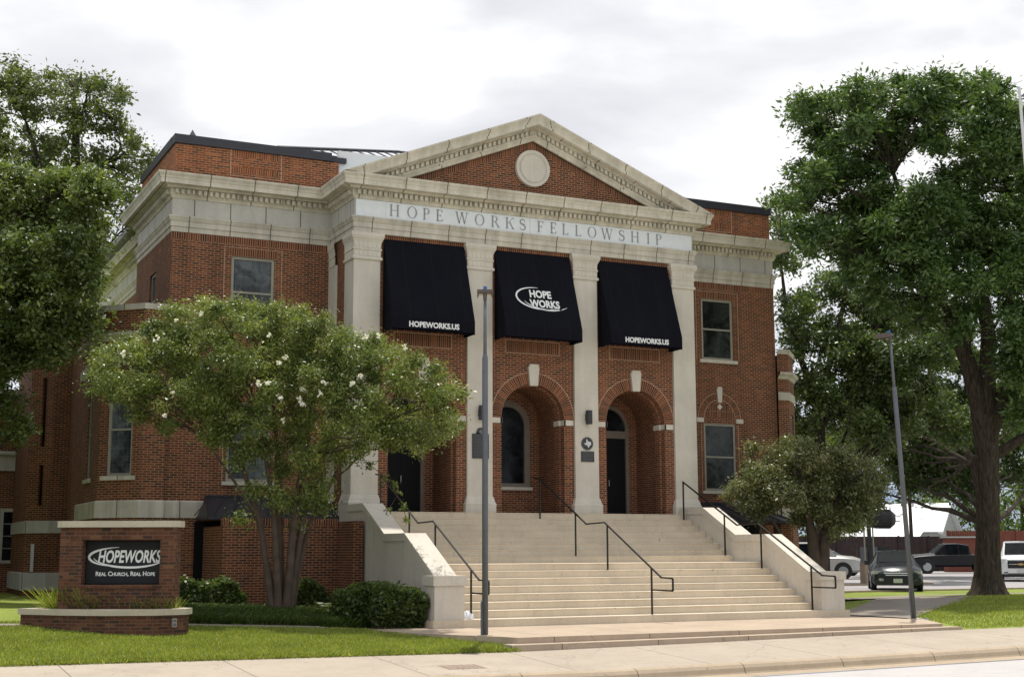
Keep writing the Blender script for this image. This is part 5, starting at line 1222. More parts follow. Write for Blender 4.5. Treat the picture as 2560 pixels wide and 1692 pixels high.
RMYRTLE=[(6.6,-1.6,3.6,0.50),(6.8,-1.3,3.6,0.50),(7.2,-1.7,4.2,0.63),(8.1,-0.4,4.3,0.63),(8.8,-0.9,4.7,0.65),(8.7,-1.1,4.7,0.65),(8.6,-2.6,4.7,0.68),(8.8,-2.4,4.7,0.68),(9.7,-2.7,4.6,0.68),(10.6,-1.6,4.6,0.68),(10.1,-3.2,4.2,0.63),(11.1,-2.1,4.2,0.63),(11.2,-2.3,3.5,0.47),(11.0,-2.6,3.5,0.47),(10.9,-1.5,3.5,0.72),(9.9,-2.7,3.4,0.72),(9.4,-1.8,3.6,0.72),(8.8,-2.5,3.5,0.72),(7.8,-2.2,3.6,0.68),(7.7,-2.3,3.6,0.68),(7.4,-1.4,3.4,0.50),(7.2,-1.7,3.3,0.50),(10.0,-3.1,2.8,0.47),(11.3,-1.5,2.8,0.47),(9.6,-2.4,2.6,0.42),(10.5,-1.3,2.7,0.42),(7.6,-0.8,5.1,0.18),(7.6,-0.8,5.1,0.18),(8.7,-1.4,5.1,0.39),(9.1,-0.9,5.2,0.39),(11.6,-2.1,4.0,0.47),(11.4,-2.4,4.0,0.47),(9.1,-1.5,2.9,0.39),(9.3,-1.3,2.9,0.39)]
FLOWERS=[(-12.84,-5.67,6.79),(-13.51,-5.29,6.45),(-10.44,-6.84,6.88),(-10.08,-6.93,6.36),(-10.21,-6.84,6.25),(-8.45,-7.64,5.92),(-10.59,-6.57,5.74),(-10.40,-6.67,5.75),(-9.73,-6.92,5.36),(-9.62,-6.96,5.27),(-10.12,-6.75,5.43),(-12.41,-5.66,5.53),(-10.03,-6.70,4.89),(-12.54,-5.51,5.02),(-8.38,-7.83,6.83),(-8.11,-7.96,6.85),(-12.45,-5.93,7.24),(-11.95,-6.20,7.38),(-9.20,-7.25,5.78),(-9.66,-6.99,5.59),(-9.27,-7.17,5.50),(-7.55,-8.18,6.57),(-8.61,-7.53,5.73)]

tree('oak_tree', 'tall open-crowned oak rising behind the left side of the church', 'tree', (-13.2, 12.4, .3), BACK_OAK, 30000, .15, 3, 'leaf_oak', 'bark',
     [([(-13.2, 12.4, 0), (-13.0, 12.3, 6), (-12.6, 12.0, 11), (-12.4, 12.2, 14), (-12.5, 12.1, 17), (-12.7, 12.0, 18.6)], [.42, .34, .28, .24, .13, .05]), ([(-12.5, 12.1, 13.2), (-13.6, 12.4, 15.5), (-14.2, 12.5, 17.2)], [.16, .11, .05]), ([(-12.5, 12.1, 13.8), (-11.6, 11.6, 15.6), (-11.0, 11.2, 16.2)], [.15, .09, .05])], shell=.3, sig=.16, cl=12, sub=8, subr=.75, tuft=.5, up=.6, twig=4)
tree('oak_tree', 'dense dark live oak hanging in at the left edge in front of the annex', 'tree', (-17.6, 3.4, .3), FRONT_OAK, 85000, .14, 5, 'leaf_oak2', 'bark',
     [([(-17.6, 3.4, 0), (-17.4, 3.3, 3), (-16.8, 3.2, 6), (-15.9, 3.1, 9), (-15.2, 3.0, 11.5)], [.5, .42, .36, .24, .10]), ([(-17.3, 3.3, 4.6), (-15.8, 3.4, 6.8), (-14.4, 3.2, 8.0)], [.28, .18, .08])], shell=.45, sig=.17, cl=14, sub=12, subr=.8, tuft=.5, up=.6)
SH = [(-20.0-1.8*(i % 4), -3+2.6*((i//4) % 7), 3.6+(i*37 % 9)*.95, 2.0) for i in range(56)]  # crown clumps of an added out-of-view tree, shaped to block skylight on the annex
tree('oak_tree', 'unseen live oak added off the left edge to shade the annex', 'tree', (-22.5, 1.5, .3), SH, 110000, .28, 6, 'leaf_oak2', 'bark', [([(-22.5, 1.5, 0), (-22.3, 1.6, 4), (-21.8, 1.8, 7.5)], [.5, .4, .2])], shell=.3, sig=.3, cl=14, twig=0)
LB = (-9.17, -4.1, .28)
def mtr(x, z, dy, xt, zt, dy2, r): return ([(LB[0]+x*.3, LB[1]+dy*.3, .15), (LB[0]+x*.6, LB[1]+dy*.7, 1.3), (LB[0]+x, LB[1]+dy, z), (LB[0]+(x+xt)/2+.05, LB[1]+(dy+dy2)/2, (z+zt)/2), (LB[0]+xt, LB[1]+dy2, zt)], [r, r*.72, r*.58, r*.42, r*.24])
mt = [mtr(-.62, 2.7, .1, -1.5, 4.9, .3, .14), mtr(-.34, 2.8, -.2, -.9, 5.3, -.4, .12), mtr(-.08, 2.9, .2, -.3, 5.8, .3, .16), mtr(.22, 2.9, -.15, .5, 5.5, -.5, .15), mtr(.48, 2.6, .0, 1.1, 5.1, .1, .13), mtr(.74, 2.5, .3, 1.7, 4.8, -.3, .11), mtr(-.5, 2.5, .4, -2.0, 4.7, .5, .09)]
my = tree('crape_myrtle', 'spreading crape myrtle with white blossoms and several smooth trunks in front of the left wing', 'tree', LB, LMYRTLE, 150000, .078, 11, 'leaf_m', 'bark_m', mt, shell=.45, sig=.11, cl=14, twig=3, up=.7, sub=11, subr=.8, tuft=.6)
leaf_mesh('lower_shoots', 'leaf_m', my, LMYRTLE_LOW, 17000, .08, 12, shell=.1, sig=.14, cl=9)
b = MB(); b.tube([(-7.6, -5.0, 4.3), (-6.9, -5.5, 3.6), (-6.55, -5.7, 2.9), (-6.5, -5.75, 2.5)], .008, 4); b.tube([(-6.9, -5.4, 3.9), (-6.7, -5.6, 3.2), (-7.0, -5.7, 2.8)], .006, 4); b.build('hanging_twig', 'bark_m', my)
tw = [(-7.3, -5.2, 4.0, .09), (-6.95, -5.45, 3.65, .09), (-6.7, -5.6, 3.3, .09), (-6.55, -5.7, 2.95, .10), (-6.5, -5.75, 2.6, .09), (-6.75, -5.6, 3.5, .08), (-6.95, -5.7, 2.85, .08)]
leaf_mesh('hanging_leaves', 'leaf_m', my, tw, 330, .09, 13, shell=.1, sig=.05, cl=8)
for i, (x, y, z) in enumerate(FLOWERS):
    rng = np.random.default_rng(100+i); s_ = .03+.045*rng.random()
    leaf_mesh('blossom', 'petal', my, [(x, y, z, s_)], 60, .042, 200+i, cl=3, sig=.012, shell=.1, zfl=1.2, aspect=.9)
rmb = (9.35, -1.5, .15)
tree('small_tree', 'low spreading small tree right of the steps in front of the right wing', 'tree', rmb, RMYRTLE, 72000, .10, 21, 'leaf_rm', 'bark_m',
     [([(9.3, -1.7, .1), (9.25, -1.8, 1.2), (9.1, -1.9, 2.3), (8.8, -2.0, 3.4)], [.27, .22, .17, .07]), ([(9.45, -1.6, .1), (9.45, -1.9, 1.4), (9.6, -2.0, 2.6), (10.2, -2.2, 3.8)], [.24, .20, .15, .06]), ([(9.2, -1.6, .1), (8.7, -1.6, 1.5), (7.9, -1.2, 3.0)], [.12, .09, .04])], shell=.35, sig=.12, sub=10, subr=.75, tuft=.5, up=.6)
tree('pecan_tree', 'big broad-leaved tree with a thick dark trunk on the right lawn', 'tree', (16.1, -2.45, .3), BIGTREE, 190000, .19, 31, 'leaf_big', 'bark',
     [([(16.05, -2.4, .1), (16.05, -2.42, .45), (16.02, -2.45, 1.0), (15.98, -2.6, 2.4), (15.85, -2.9, 5.0), (15.7, -3.0, 6.4)], [.92, .62, .47, .40, .40, .44]),
      ([(15.7, -3.0, 5.8), (15.2, -2.9, 8.2), (14.3, -2.7, 10.2), (13.2, -2.8, 12.4), (12.4, -2.8, 14.5)], [.34, .28, .22, .14, .07]),
      ([(15.75, -3.0, 6.0), (15.9, -3.2, 9.0), (15.4, -3.4, 12.0), (15.2, -3.6, 15.0)], [.34, .26, .18, .07]),
      ([(15.8, -3.0, 5.6), (16.9, -3.6, 8.4), (17.4, -4.2, 11.5), (17.0, -4.6, 14.5)], [.32, .26, .18, .08]),
      ([(15.85, -3.0, 4.9), (17.6, -3.5, 5.9), (19.5, -4.0, 6.6)], [.20, .15, .08]),
      ([(15.8, -2.9, 5.2), (14.6, -2.5, 4.3), (13.8, -2.2, 3.9)], [.09, .05, .02])], shell=.5, sig=.20, cl=22, aspect=.38, hang=.1, sub=8, subr=.68, tuft=.9, up=.9, twig=4)
tree('tall_tree', 'slender dark-trunked tree with forked limbs behind the right side of the church', 'tree', (21.3, 13.6, .3), MIDTREE, 68000, .20, 41, 'leaf_bg', 'bark',
     [([(21.6, 13.4, .2), (21.7, 13.5, 4), (21.75, 13.5, 8.6), (21.5, 13.5, 10.2)], [.30, .27, .25, .2]),
      ([(21.75, 13.5, 8.4), (20.9, 13.6, 10.6), (20.2, 13.7, 13.0), (19.9, 13.6, 15.2)], [.19, .15, .11, .05]),
      ([(21.7, 13.5, 8.8), (22.3, 13.0, 11.0), (22.8, 12.6, 13.6), (23.0, 12.4, 16)], [.18, .14, .1, .05]),
      ([(21.7, 13.5, 7.4), (23.2, 12.8, 9.6), (24.4, 12.0, 12.6), (24.7, 11.8, 14)], [.15, .12, .08, .04])], shell=.35, sig=.24, cl=14, sub=9, subr=.8, tuft=.5, up=.6)
tree('tall_tree', 'leafy tree behind the leaning lamp post between the forked tree and the big trunk', 'tree', (33, 14, .3), BACKTREE, 74000, .24, 43, 'leaf_bg', 'bark',
     [([(32.4, 13.6, .2), (32.2, 13.7, 3), (31.6, 13.9, 6)], [.34, .28, .22]), ([(31.6, 13.9, 6), (30.2, 14.6, 9), (29.6, 15, 12)], [.2, .14, .06]), ([(31.6, 13.9, 6), (33.2, 13.0, 9), (34.6, 12.2, 12)], [.2, .14, .06])], shell=.35, sig=.3, cl=14, sub=9, subr=.8, tuft=.5, up=.6)
# trees beyond the lot
far = [(34, 50, 13, 'dark tree beyond the lot straight behind the utility cabinet'), (45, 60, 16, 'tall dark tree beyond the lot behind the white roof'), (58, 56, 17, 'tallest dark tree beyond the lot above the house gable'), (72, 50, 16, 'pale green tree far beyond the lot right of the big trunk'),
       (84, 44, 15, 'bushy tree at the right edge beyond the white truck'), (26, 46, 14, 'dark tree filling the gap right of the church corner'), (66, 33, 7, 'low round tree behind the red-brown fence'), (77, 36, 10, 'yellowish green tree behind the white truck')]
for i, (x, y, h, lab) in enumerate(far):
    rng = random.Random(500+i); bl = []
    for k in range(22):
        a = rng.uniform(0, 2*PI); q = rng.random()**.5*h*.48; bl.append((x+q*math.cos(a), y+q*math.sin(a), h*(.14+.80*rng.random()*(1-q/h*.7)), h*.15))
    tree('far_tree', lab, 'tree', (x, y, .3), bl, 24000, .40, 60+i, 'leaf_far' if i in (3, 4, 6, 7) else 'leaf_oak2', 'bark', [([(x, y, 0), (x, y, h*.45)], [.3, .2])], 'trees beyond the parking lot', shell=.2, sig=.45, cl=14, twig=0)
def hedge(name, lab, boxes, n, seed, size=.055):
    rng = np.random.default_rng(seed); V = []
    B = np.array(boxes, float); vol = np.prod(B[:, 1::2]-B[:, 0::2], axis=1)**.8; bi = rng.choice(len(B), n, p=vol/vol.sum())
    u = rng.random((n, 3)); ax = rng.integers(0, 5, n)
    for k, v in ((0, 0), (1, 1)): u[ax == k, 0] = v+(rng.random((ax == k).sum())-.5)*.06
    u[ax == 2, 1] = rng.random((ax == 2).sum())*.10; u[ax >= 3, 2] = 1-rng.random((ax >= 3).sum())**2*.16
    lo, hi = B[bi, 0::2], B[bi, 1::2]; c = (lo+hi)/2; P = lo+u*(hi-lo)
    q = (P-c)/((hi-lo)/2); k = np.clip(np.linalg.norm(q[:, [0, 2]]*np.array([1, 1]), axis=1), 1, 9); P[:, 0] = c[:, 0]+(P[:, 0]-c[:, 0])/k**.75; P[:, 2] = np.maximum(lo[:, 2], c[:, 2]+(P[:, 2]-c[:, 2])/k**.55)
    P += .07*np.sin(P[:, [1, 2, 0]]*5.1+seed)+.035*np.sin(P[:, [2, 0, 1]]*13.0)+rng.normal(size=(n, 3))*.028; st_ = (rng.random(n) < .03)&(P[:, 2] > c[:, 2]); P[st_, 2] += .12*rng.random(st_.sum())
    nr = rng.normal(size=(n, 3))+np.array([0, -.4, .6]); nr /= np.linalg.norm(nr, axis=1)[:, None]
    a = rng.normal(size=(n, 3)); a -= nr*(a*nr).sum(1)[:, None]; a /= np.linalg.norm(a, axis=1)[:, None]; b_ = np.cross(nr, a); sz = size*(.6+.8*rng.random(n))[:, None]
    V = np.stack([P-a*sz, P+b_*sz*.6, P+a*sz, P-b_*sz*.6], 1)
    o = thing(name, lab, 'hedge', (float(B[0, 0]), float(B[0, 2]), .1), 'dark clipped hedges in the bed')
    mb = MB()
    for x0, x1, y0, y1, z0, z1 in boxes: mb.box(x0+.12, x1-.12, y0+.12, y1-.1, z0, z1-.16)
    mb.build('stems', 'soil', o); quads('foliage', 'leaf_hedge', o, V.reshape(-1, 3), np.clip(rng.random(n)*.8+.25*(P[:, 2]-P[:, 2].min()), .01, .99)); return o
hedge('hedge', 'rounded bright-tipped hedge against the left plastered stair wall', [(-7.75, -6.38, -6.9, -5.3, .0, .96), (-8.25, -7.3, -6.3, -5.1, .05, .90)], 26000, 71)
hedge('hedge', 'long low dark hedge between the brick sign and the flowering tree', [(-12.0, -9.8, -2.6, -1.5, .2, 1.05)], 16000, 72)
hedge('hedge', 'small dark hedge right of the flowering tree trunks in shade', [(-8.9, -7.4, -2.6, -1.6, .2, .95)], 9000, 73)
def blades(name, mat, n, region, h, w_, seed, lab, cat=None, parent=None, lean=.5):
    rng = np.random.default_rng(seed); P = region(rng, n); n = len(P)
    a = rng.random(n)*2*PI; d = np.stack([np.cos(a), np.sin(a), np.zeros(n)], 1); hh = h*(.5+rng.random(n)); ln = rng.normal(size=(n, 2))*lean
    top_ = P+np.stack([ln[:, 0]*hh, ln[:, 1]*hh, hh], 1); mid = P*.5+top_*.5+np.stack([0*hh, 0*hh, hh*.12], 1)
    V = np.stack([P-d*w_, P+d*w_, mid*.3+top_*.7+d*w_*.5, top_], 1)
    o = quads(name, mat, parent, V.reshape(-1, 3), np.clip(rng.random(n)**1.3, .01, .99))
    if parent is None: tag(o, lab, cat, kind='stuff')
    return o
Hv = np.vectorize(H)
def reg_rect(x0, x1, y0, y1, cond=None, off=0.0):
    def f(rng, n):
        x = x0+(x1-x0)*rng.random(n); y = y0+(y1-y0)*rng.random(n)
        if cond is not None: k = cond(x, y); x, y = x[k], y[k]
        return np.stack([x, y, Hv(x, y)+off], 1)
    return f
def lawn_ok(x, y):
    k = ~np.array([inside(FC, p, q) or (-6.5 < p < 7 and q < -11.3) or (p > -6.4 and p < 7 and q > -10) for p, q in zip(x, y)], bool); k &= ~((x > -8.0) & (y > -7.0) & (x < 7))
    k &= ~((y > -6.95) & (y < -6.45)); k &= ~np.array([inside(outer, p, q) for p, q in zip(x, y)], bool); return k
blades('lawn_grass', 'grass_blade', 190000, reg_rect(-24, -5.9, -11.80, -6.2, lawn_ok, -.005), .05, .009, 81, 'short bright green mown grass in front of the sign', 'grass')
blades('lawn_grass', 'grass_blade', 50000, reg_rect(6.2, 20, -11.75, -3.4, lambda x, y: (x > 6.2+(y < -9.2)*-.1+(y > -9.2)*(y+9.2)*1.4) & ((x-7)*.75 < (y+9.4)*1.0+20), -.005), .05, .011, 82, 'mown grass on the right lawn below the big tree', 'grass')
blades('grass_edge', 'grass_blade', 9000, reg_rect(-24, -6.3, -11.86, -11.70, None, .015), .06, .010, 83, 'ragged grass edge overhanging the sidewalk', 'grass')
blades('ground_cover', 'shade_grass', 60000, reg_rect(-12.2, -6.45, -6.45, -3.2, None, .01), .16, .014, 84, 'dark strappy ground cover in the bed round the flowering tree', 'ground cover', lean=.7)
blades('planter_grass', 'grass_blade', 1500, lambda rng, n: np.stack([-15.1+2.4*(t := rng.random(n)), -6.9-1.35*t-.3*rng.random(n), .55+0*t], 1), .26, .008, 85, 'wispy yellow-green grass growing in the sign planter', 'grass', lean=.5)
blades('planter_grass', 'grass_blade', 700, lambda rng, n: np.stack([-15.2+.9*(t := rng.random(n)), -6.7-.75*t-.3*rng.random(n), .55+0*t], 1), .40, .008, 86, 'tall tuft of grass at the left end of the sign planter', 'grass', lean=.5)
def fern(x, y, z, seed, lab):
    rng = random.Random(seed); o = thing('fern', lab, 'fern', (x, y, z), 'ferns under the flowering tree')
    for k in range(11):
        a = rng.uniform(0, 2*PI); L_ = rng.uniform(.4, .7); V = []
        pts = [Vector((x+math.cos(a)*L_*t, y+math.sin(a)*L_*t, z+.38*math.sin(PI*t*.8)*L_*1.4)) for t in [i/8 for i in range(9)]]
        s_ = Vector((-math.sin(a), math.cos(a), 0))
        for i in range(1, 9):
            V += [pts[i-1]-s_*.005, pts[i-1]+s_*.005, pts[i]+s_*.005, pts[i]-s_*.005]
            for sg in (-1, 1):
                w_ = .11*math.sin(PI*(i/9)*.9+.3); p = pts[i]; q = p+s_*sg*w_; d = (pts[i]-pts[i-1])*.35; V += [p-d, q, q+d*.5, p+d]
        quads('frond', 'leaf_hedge', o, np.array([tuple(v) for v in V]), np.full(len(V)//4, .85))
fern(-8.4, -4.9, .2, 1, 'feathery fern right of the flowering tree trunks'); fern(-7.7, -5.0, .15, 2, 'feathery fern beside the hedge at the stair wall')

# ---------------------------------------------------------------- vehicles
M['paint_dark'] = plain('dark_grey_paint', (.014, .019, .022), 0.25, 0.1, 0.35); M['paint_black'] = plain('black_paint', (.008, .007, .010), 0.25, 0.1, 0.35)
M['paint_white'] = plain('white_paint', (.72, .73, .74), 0.3, 0.0, 0.6); M['paint_silver'] = plain('silver_paint', (.50, .49, .47), 0.3, 0.5, 0.6)
M['car_glass'] = plain('car_glass', (.010, .013, .015), 0.25, 0.0, 0.02, var=.5, vs=3); M['rubber'] = plain('tyre_rubber', (.02, .02, .02), 0.8); M['rim'] = plain('wheel_rim', (.35, .36, .37), 0.3, 0.8)
M['headlight'] = plain('headlight_glass', (.5, .55, .55), 0.1, 0.2, 0.8); M['trim'] = plain('black_trim', (.015, .015, .017), 0.5); M['chrome'] = plain('chrome', (.6, .62, .64), 0.15, 0.9); M['plate'] = plain('number_plate', (.55, .58, .55), 0.5); M['gold'] = plain('gold_emblem', (.5, .36, .12), 0.3, 0.6)
def vehicle(name, lab, paint, st, glass, wheels, wr, length, width, grille, loc, heading, emblem=None, group='vehicles parked in the lot', plate=True):
    """st: rings (x, z_low, w_low, z_belt, w_belt, z_top, w_top); glass: list of (i, j) ring spans that are glazed; front is +x"""
    o = local_thing(name, lab, 'pickup truck' if 'pickup' in name else 'car', group)
    b = MB(); R = []
    for x, zl, wl_, zb, wb, zt, wt in st:
        half = [(0, zl), (wl_*.9, zl), (wl_, zl+.12), (wb*1.0, (zl+zb)/2+.08), (wb, zb), (wb-.03, zb+.02), (wt, zt-.03), (wt-.07, zt), (0, zt+.02)]
        R.append([(x, y, z) for y, z in half]+[(x, -y, z) for y, z in half[-2:0:-1]])
    n = len(R[0]); idx = [[b.vert(p) for p in r] for r in R]
    for a, c in zip(idx, idx[1:]):
        for k in range(n): b.f.append([a[k], a[(k+1) % n], c[(k+1) % n], c[k]])
    b.f.append(idx[0][::-1]); b.f.append(idx[-1])
    body = b.build('body', paint, o)
    for p in body.data.polygons: p.use_smooth = True
    md_ = body.modifiers.new('es', 'EDGE_SPLIT'); md_.split_angle = rad(32)
    for i, kind in glass:
        g = MB(); A, C_ = [Vector(p) for p in R[i]], [Vector(p) for p in R[i+1]]
        if kind == 'side':
            for s in (0, 1):
                ks_ = (5, 6) if s == 0 else (n-5, n-6)
                q = [A[ks_[0]], C_[ks_[0]], C_[ks_[1]], A[ks_[1]]]; c = sum(q, Vector())/4
                off = Vector((0, .012 if s == 0 else -.012, .004)); g.face([c+(p-c)*.88+off for p in q])
        else:
            sg = 1 if kind == 'front' else -1
            nr = Vector((C_[0].x-A[0].x, 0, 0)); q = [A[6], A[n-6], C_[n-6], C_[6]] if True else 0
            c = sum(q, Vector())/4; g.face([c+(p-c)*.90+Vector((.03*sg, 0, .035)) for p in q])
        g.build('side_window' if kind == 'side' else ('windshield' if kind == 'front' else 'rear_window'), 'car_glass', body)
    for wx in wheels:
        for s in (-1, 1):
            t = MB(); yo = s*(width/2+.012); t.tube([(wx, yo-s*.20, wr), (wx, yo-s*.01, wr), (wx, yo, wr)], [wr, wr, wr*.9], 20); tw_ = t.build('wheel', 'rubber', o)
            t = MB(); t.tube([(wx, yo, wr), (wx, yo+s*.012, wr)], [wr*.64, wr*.58], 14)
            t.build('rim', 'rim', tw_)
            t = MB(); t.tube([(wx, s*(width/2-.10), wr+.02), (wx, s*(width/2-.004), wr+.02)], wr*1.14, 20); t.build('wheel_arch', 'trim', o)
    xf = length/2
    gz0, gz1, gw = grille
    g = MB(); g.box(xf-.06, xf+.015, -gw, gw, gz0, gz1)
    gr = g.build('grille', 'trim', o, bevel=.02)
    g = MB(); g.box(xf+.012, xf+.025, -gw*1.02, gw*1.02, gz1-.03, gz1+.01); g.box(xf+.012, xf+.02, -gw*.9, gw*.9, (gz0+gz1)/2-.015, (gz0+gz1)/2+.015); g.build('grille_bar', 'chrome', gr)
    for s in (-1, 1):
        g = MB(); yy = s*(width/2-.22); hz = gz1-.05 if gz1 > .9 else gz1+.02
        g.obox((xf-.10, yy, hz), Vector((1, -s*.4, 0)).normalized(), Vector((s*.4, 1, 0)).normalized(), (0, 0, 1), -.05, .07, -.19, .17, -.09 if gz1 > .9 else -.06, .10 if gz1 > .9 else .06); g.build('headlight', 'headlight', o, bevel=.025)
        g = MB(); g.box(st[-1][0]*.0+xf*.30, xf*.30+.16, s*(width/2+.0) if s > 0 else -width/2-.20, width/2+.20 if s > 0 else -width/2, st[len(st)//2][3]+.02, st[len(st)//2][3]+.17); g.build('mirror', paint, o, bevel=.03)
        g = MB(); g.box(xf-.05, xf+.0, s*(width/2-.33)-.09, s*(width/2-.33)+.09, .36, .46); g.build('fog_lamp', 'headlight', o)
    g = MB(); g.box(xf-.03, xf+.02, -width*.40, width*.40, .22, .34); g.build('lower_intake', 'trim', o)
    if plate: g = MB(); g.box(xf+.02, xf+.035, -.16, .16, gz0-.20, gz0-.05); g.build('number_plate', 'plate', o)
    if emblem == 'bowtie':
        g = MB(); z = (gz0+gz1)/2; g.box(xf+.026, xf+.034, -.17, .17, z-.028, z+.028); g.box(xf+.026, xf+.036, -.07, .07, z-.052, z+.052); g.build('emblem', 'gold', gr)
    if emblem == 'oval':
        g = MB(); z = gz1+.01; g.tube([(xf+.03, .07*math.cos(t), z+.045*math.sin(t)) for t in [2*PI*i/16 for i in range(17)]], .009, 5); g.tube([(xf+.03, .035*math.cos(t), z+.04*math.sin(t)) for t in [2*PI*i/12 for i in range(13)]], .007, 5); g.build('emblem', 'chrome', gr)
    o.location = loc; o.rotation_euler = (0, 0, heading); return o
SED = [(-2.4, .35, .72, .82, .78, .93, .55), (-2.3, .24, .86, .88, .86, 1.02, .62), (-1.75, .22, .91, .93, .90, 1.07, .66), (-1.0, .22, .91, .94, .90, 1.38, .60), (-.2, .22, .91, .93, .90, 1.46, .60), (.45, .22, .91, .92, .90, 1.44, .60), (1.15, .22, .91, .88, .89, 1.02, .70), (1.9, .22, .91, .80, .88, .93, .66), (2.28, .22, .86, .70, .82, .80, .58), (2.40, .28, .74, .60, .72, .68, .5)]
SUV = [(-2.6, .45, .80, 1.05, .92, 1.55, .72), (-2.5, .35, .95, 1.08, .98, 1.80, .76), (-1.2, .33, .98, 1.08, .98, 1.88, .76), (.0, .33, .98, 1.08, .98, 1.88, .76), (.75, .33, .98, 1.08, .98, 1.84, .74), (1.35, .33, .98, 1.08, .96, 1.22, .80), (2.2, .33, .98, 1.02, .95, 1.14, .78), (2.55, .36, .93, .92, .90, 1.02, .70), (2.62, .40, .85, .80, .84, .90, .66)]
TRK = [(-2.9, .55, .86, 1.12, .94, 1.16, .90), (-2.8, .50, .95, 1.15, .96, 1.18, .92), (-.95, .48, .96, 1.15, .97, 1.18, .93), (-.85, .42, .97, 1.15, .98, 1.78, .74), (-.2, .42, .97, 1.15, .98, 1.88, .74), (.6, .42, .97, 1.14, .98, 1.86, .74), (1.3, .42, .97, 1.12, .97, 1.26, .82), (2.4, .42, .97, 1.06, .96, 1.18, .80), (2.8, .45, .94, .98, .92, 1.06, .72), (2.9, .48, .88, .84, .86, .92, .68)]
hd = lambda x, y: math.atan2(CAM_POS[1]-y, CAM_POS[0]-x)
vehicle('parked_sedan', 'dark grey sedan parked facing the viewer beside the leaning lamp post', 'paint_dark', SED, [(3, 'side'), (4, 'side'), (5, 'front')], (-1.45, 1.45), .33, 4.8, 1.84, (.50, .66, .48), (17.22, 3.62, .325), hd(17.22, 3.62)+rad(3), 'oval')
vehicle('parked_suv', 'silver-white sport utility vehicle half hidden behind the small tree trunk', 'paint_silver', SUV, [(1, 'side'), (2, 'side'), (3, 'side'), (4, 'front')], (-1.6, 1.65), .40, 5.24, 2.0, (.62, .98, .55), (26.9, 21.2, .325), rad(-38))
vehicle('parked_car', 'low pale car just behind the silver sport utility vehicle', 'paint_white', SED, [(3, 'side'), (4, 'side'), (5, 'front')], (-1.45, 1.45), .33, 4.8, 1.84, (.50, .66, .48), (33.6, 28.5, .325), rad(-50))
vehicle('parked_pickup', 'black four-door pickup seen side on between the sedan and the big trunk', 'paint_black', TRK, [(3, 'side'), (4, 'side'), (5, 'front')], (-1.9, 1.85), .42, 5.8, 2.0, (.68, 1.02, .60), (44.6, 29.6, .325), rad(152), 'bowtie', plate=False)
vehicle('parked_truck', 'white truck with a gold emblem facing the viewer at the right edge', 'paint_white', SUV, [(1, 'side'), (2, 'side'), (3, 'side'), (4, 'front')], (-1.6, 1.65), .40, 5.24, 2.0, (.62, 1.0, .58), (32.6, 12.2, .325), hd(32.6, 12.2), 'bowtie')

# ---------------------------------------------------------------- beyond the lot
hs = thing('white_roof_house', 'small pale house with a bright white metal roof beyond the parking lot', 'house', (57, 49, .3))
UH = Vector((.546, -.838, 0)).normalized(); VH = Vector((.838, .546, 0)).normalized(); HO = Vector((60.4, 46.2, 0))
M['roof_white'] = plain('white_metal_roof', (.82, .84, .84), 0.4, 0.0, 0.4); M['siding'] = plain('pale_siding', (.42, .44, .42), 0.8, var=0.08)
b = MB(); RL = 6.6; hw = 3.2; zr, ze = 5.5, 3.2
q = lambda a, c, z: tuple(HO+UH*a+VH*c+Vector((0, 0, z)))
b.face([q(0, 0, zr), q(-RL, 0, zr), q(-RL, -hw, ze), q(0, -hw, ze)]); b.face([q(0, 0, zr), q(-RL, 0, zr), q(-RL, hw, ze), q(0, hw, ze)])
b.face([q(-1.5, -hw, ze), q(-RL-1.5, -hw, ze), q(-RL-1.5, -hw-1.2, ze-.45), q(-1.5, -hw-1.2, ze-.45)])
b.build('roof', 'roof_white', hs)
b = MB(); b.face([q(-.3, -hw+.3, .3), q(-.3, hw-.3, .3), q(-.3, hw-.3, ze+.2), q(-.3, 0, zr-.15), q(-.3, -hw+.3, ze+.2)]); b.face([q(-.3, -hw+.3, .3), q(-RL, -hw+.3, .3), q(-RL, -hw+.3, ze+.2), q(-.3, -hw+.3, ze+.2)])
b.build('wall', 'siding', hs)
b = MB()
for s in (-1, 1):
    A_, B_ = Vector(q(0, 0, zr)), Vector(q(0, s*hw, ze)); d = (B_-A_).normalized(); b.obox(A_, d, UH, Vector((0, 0, 1)), 0, (B_-A_).length, -.35, .04, -.16, .01)
b.build('gable_trim', 'white', hs)
M['fence_wood'] = plain('dark_fence_boards', (.045, .03, .028), 0.9, var=0.3, vs=3); M['fence_red'] = plain('red_brown_boards', (.17, .055, .035), 0.85, var=0.12, vs=2)
b = MB(); b.box(0, 1, 0, 1, 0, 1) if False else None
def board_fence(name, lab, p0, p1, z1, mat, step=.30):
    p0, p1 = Vector(p0), Vector(p1); d = (p1-p0); ln = d.length; d.normalize(); n_ = Vector((d.y, -d.x, 0)); o = thing(name, lab, 'fence', tuple(p0))
    b = MB(); k = int(ln/step)
    for i in range(k): b.obox(p0, d, n_, Vector((0, 0, 1)), i*step+.008, (i+1)*step-.008, -.01, .012*(i % 2)+.01, .3, z1)
    b.build('boards', mat, o)
    b = MB()
    for i in range(0, k+1, 8): b.obox(p0, d, n_, Vector((0, 0, 1)), i*step-.05, i*step+.05, .03, .12, .3, z1+.05)
    b.build('posts', mat, o)
board_fence('board_fence', 'long dark brown board fence behind the parked vehicles', (24, 42, 0), (53, 37.2, 0), 2.75, 'fence_wood')
board_fence('board_fence', 'red-brown board fence between the house gable and the big trunk', (49.5, 35.2, 0), (66, 27.5, 0), 3.1, 'fence_red')
b = MB(); b.prism([(48.0, 33.6), (49.9, 32.7), (50.6, 33.9), (48.7, 34.8)], .3, 2.6); o = tag(b.build('storage_shed', 'fence_red'), 'small red-brown shed with a pale flat top above the black pickup', 'shed')
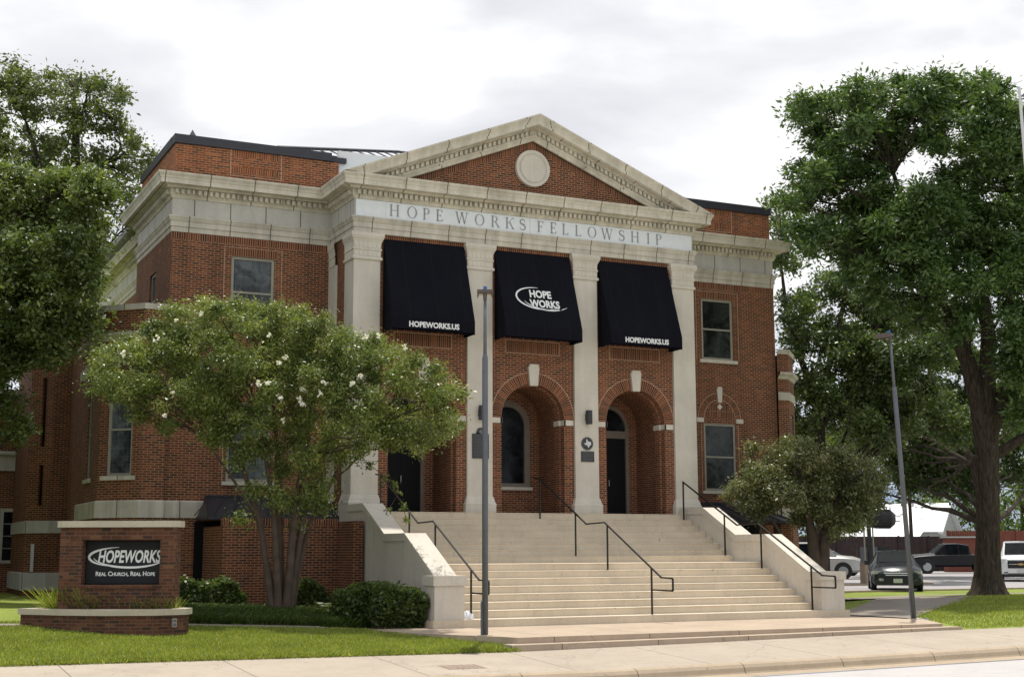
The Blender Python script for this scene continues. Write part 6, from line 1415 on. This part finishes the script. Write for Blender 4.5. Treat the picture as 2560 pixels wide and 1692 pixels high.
b = MB(); b.prism([(47.9, 33.5), (50.0, 32.5), (50.8, 33.95), (48.6, 34.95)], 2.602, 2.70); b.build('shed_roof', 'siding', o)
o = thing('utility_pole', 'dark wooden utility pole in front of the white roof', 'pole', (52.4, 42.0, .3)); b = MB(); b.tube([(52.4, 42.0, .3), (52.3, 41.9, 6.0)], [.16, .12], 10); b.build('pole', 'bark', o)
b = MB(); b.tube([(52.55, 41.85, 5.0), (52.55, 41.85, 5.35)], .07, 8); b.build('insulator', 'white', o)
for k, zz_ in enumerate((6.6, 6.2)):
    b = MB(); b.tube([(38+i*6, 50-i*3.1, zz_+.3-.02*i*(10-i)*.6) for i in range(11)], .035, 5); tag(b.build('overhead_wire', 'post'), ['upper', 'lower'][k]+' grey overhead wire crossing behind the big trunk', 'wire')
# utility equipment by the lot edge
o = thing('utility_cabinet', 'grey utility cabinet on a concrete block with bent pipes beside the sedan', 'cabinet', (20.9, 9.7, .3))
UU = Vector((.90, -.436, 0)); VV = Vector((.436, .90, 0))
def ub(nm, mat, *a, parent=o, **k): mb = MB(); mb.obox((20.9, 9.7, 0), UU, VV, ZU, *a); return mb.build(nm, mat, parent, **k)
ub('concrete_block', 'curb', 0, .62, 0, .9, .3, 1.25); ub('cabinet', 'post', .02, .60, .1, .8, 1.25, 1.95, bevel=.02)
ub('dark_unit', 'trim', .75, 1.2, .3, .9, 1.2, 1.95, bevel=.04)
for a0 in (0.0, .38):
    mb = MB(); mb.tube([Vector((20.9, 9.7, 0))+UU*p+VV*.05+ZU*z for p, z in ((a0+.04, 1.25), (a0+.04, 3.30), (a0+.10, 3.42), (a0+.25, 3.46), (a0+.9, 3.46))], .035, 7); mb.build('bent_pipe', 'frame', o)
mb = MB(); c_ = Vector((20.9, 9.7, 3.15))+UU*1.05+VV*.1
mb.tube([c_-UU*.75, c_-UU*.3, c_+UU*.15, c_+UU*.35], [.36, .42, .42, .25], 16); mb.build('dark_drum', 'trim', o)
mb = MB(); mb.tube([c_+UU*.3+ZU*.2, c_+UU*.55+ZU*.1, c_+UU*.72+ZU*.22], .03, 5); mb.tube([c_+UU*.3-ZU*.1, c_+UU*.6-ZU*.1], .03, 5); mb.build('valve_arm', 'silver', o)
mb = MB(); mb.obox((20.9, 9.7, 0), UU, VV, ZU, .18, .34, .02, .1, 1.25, 3.4); mb.build('dark_upright', 'trim', o)
for o in bpy.data.objects:
    if '_local' in o: del o['_local']
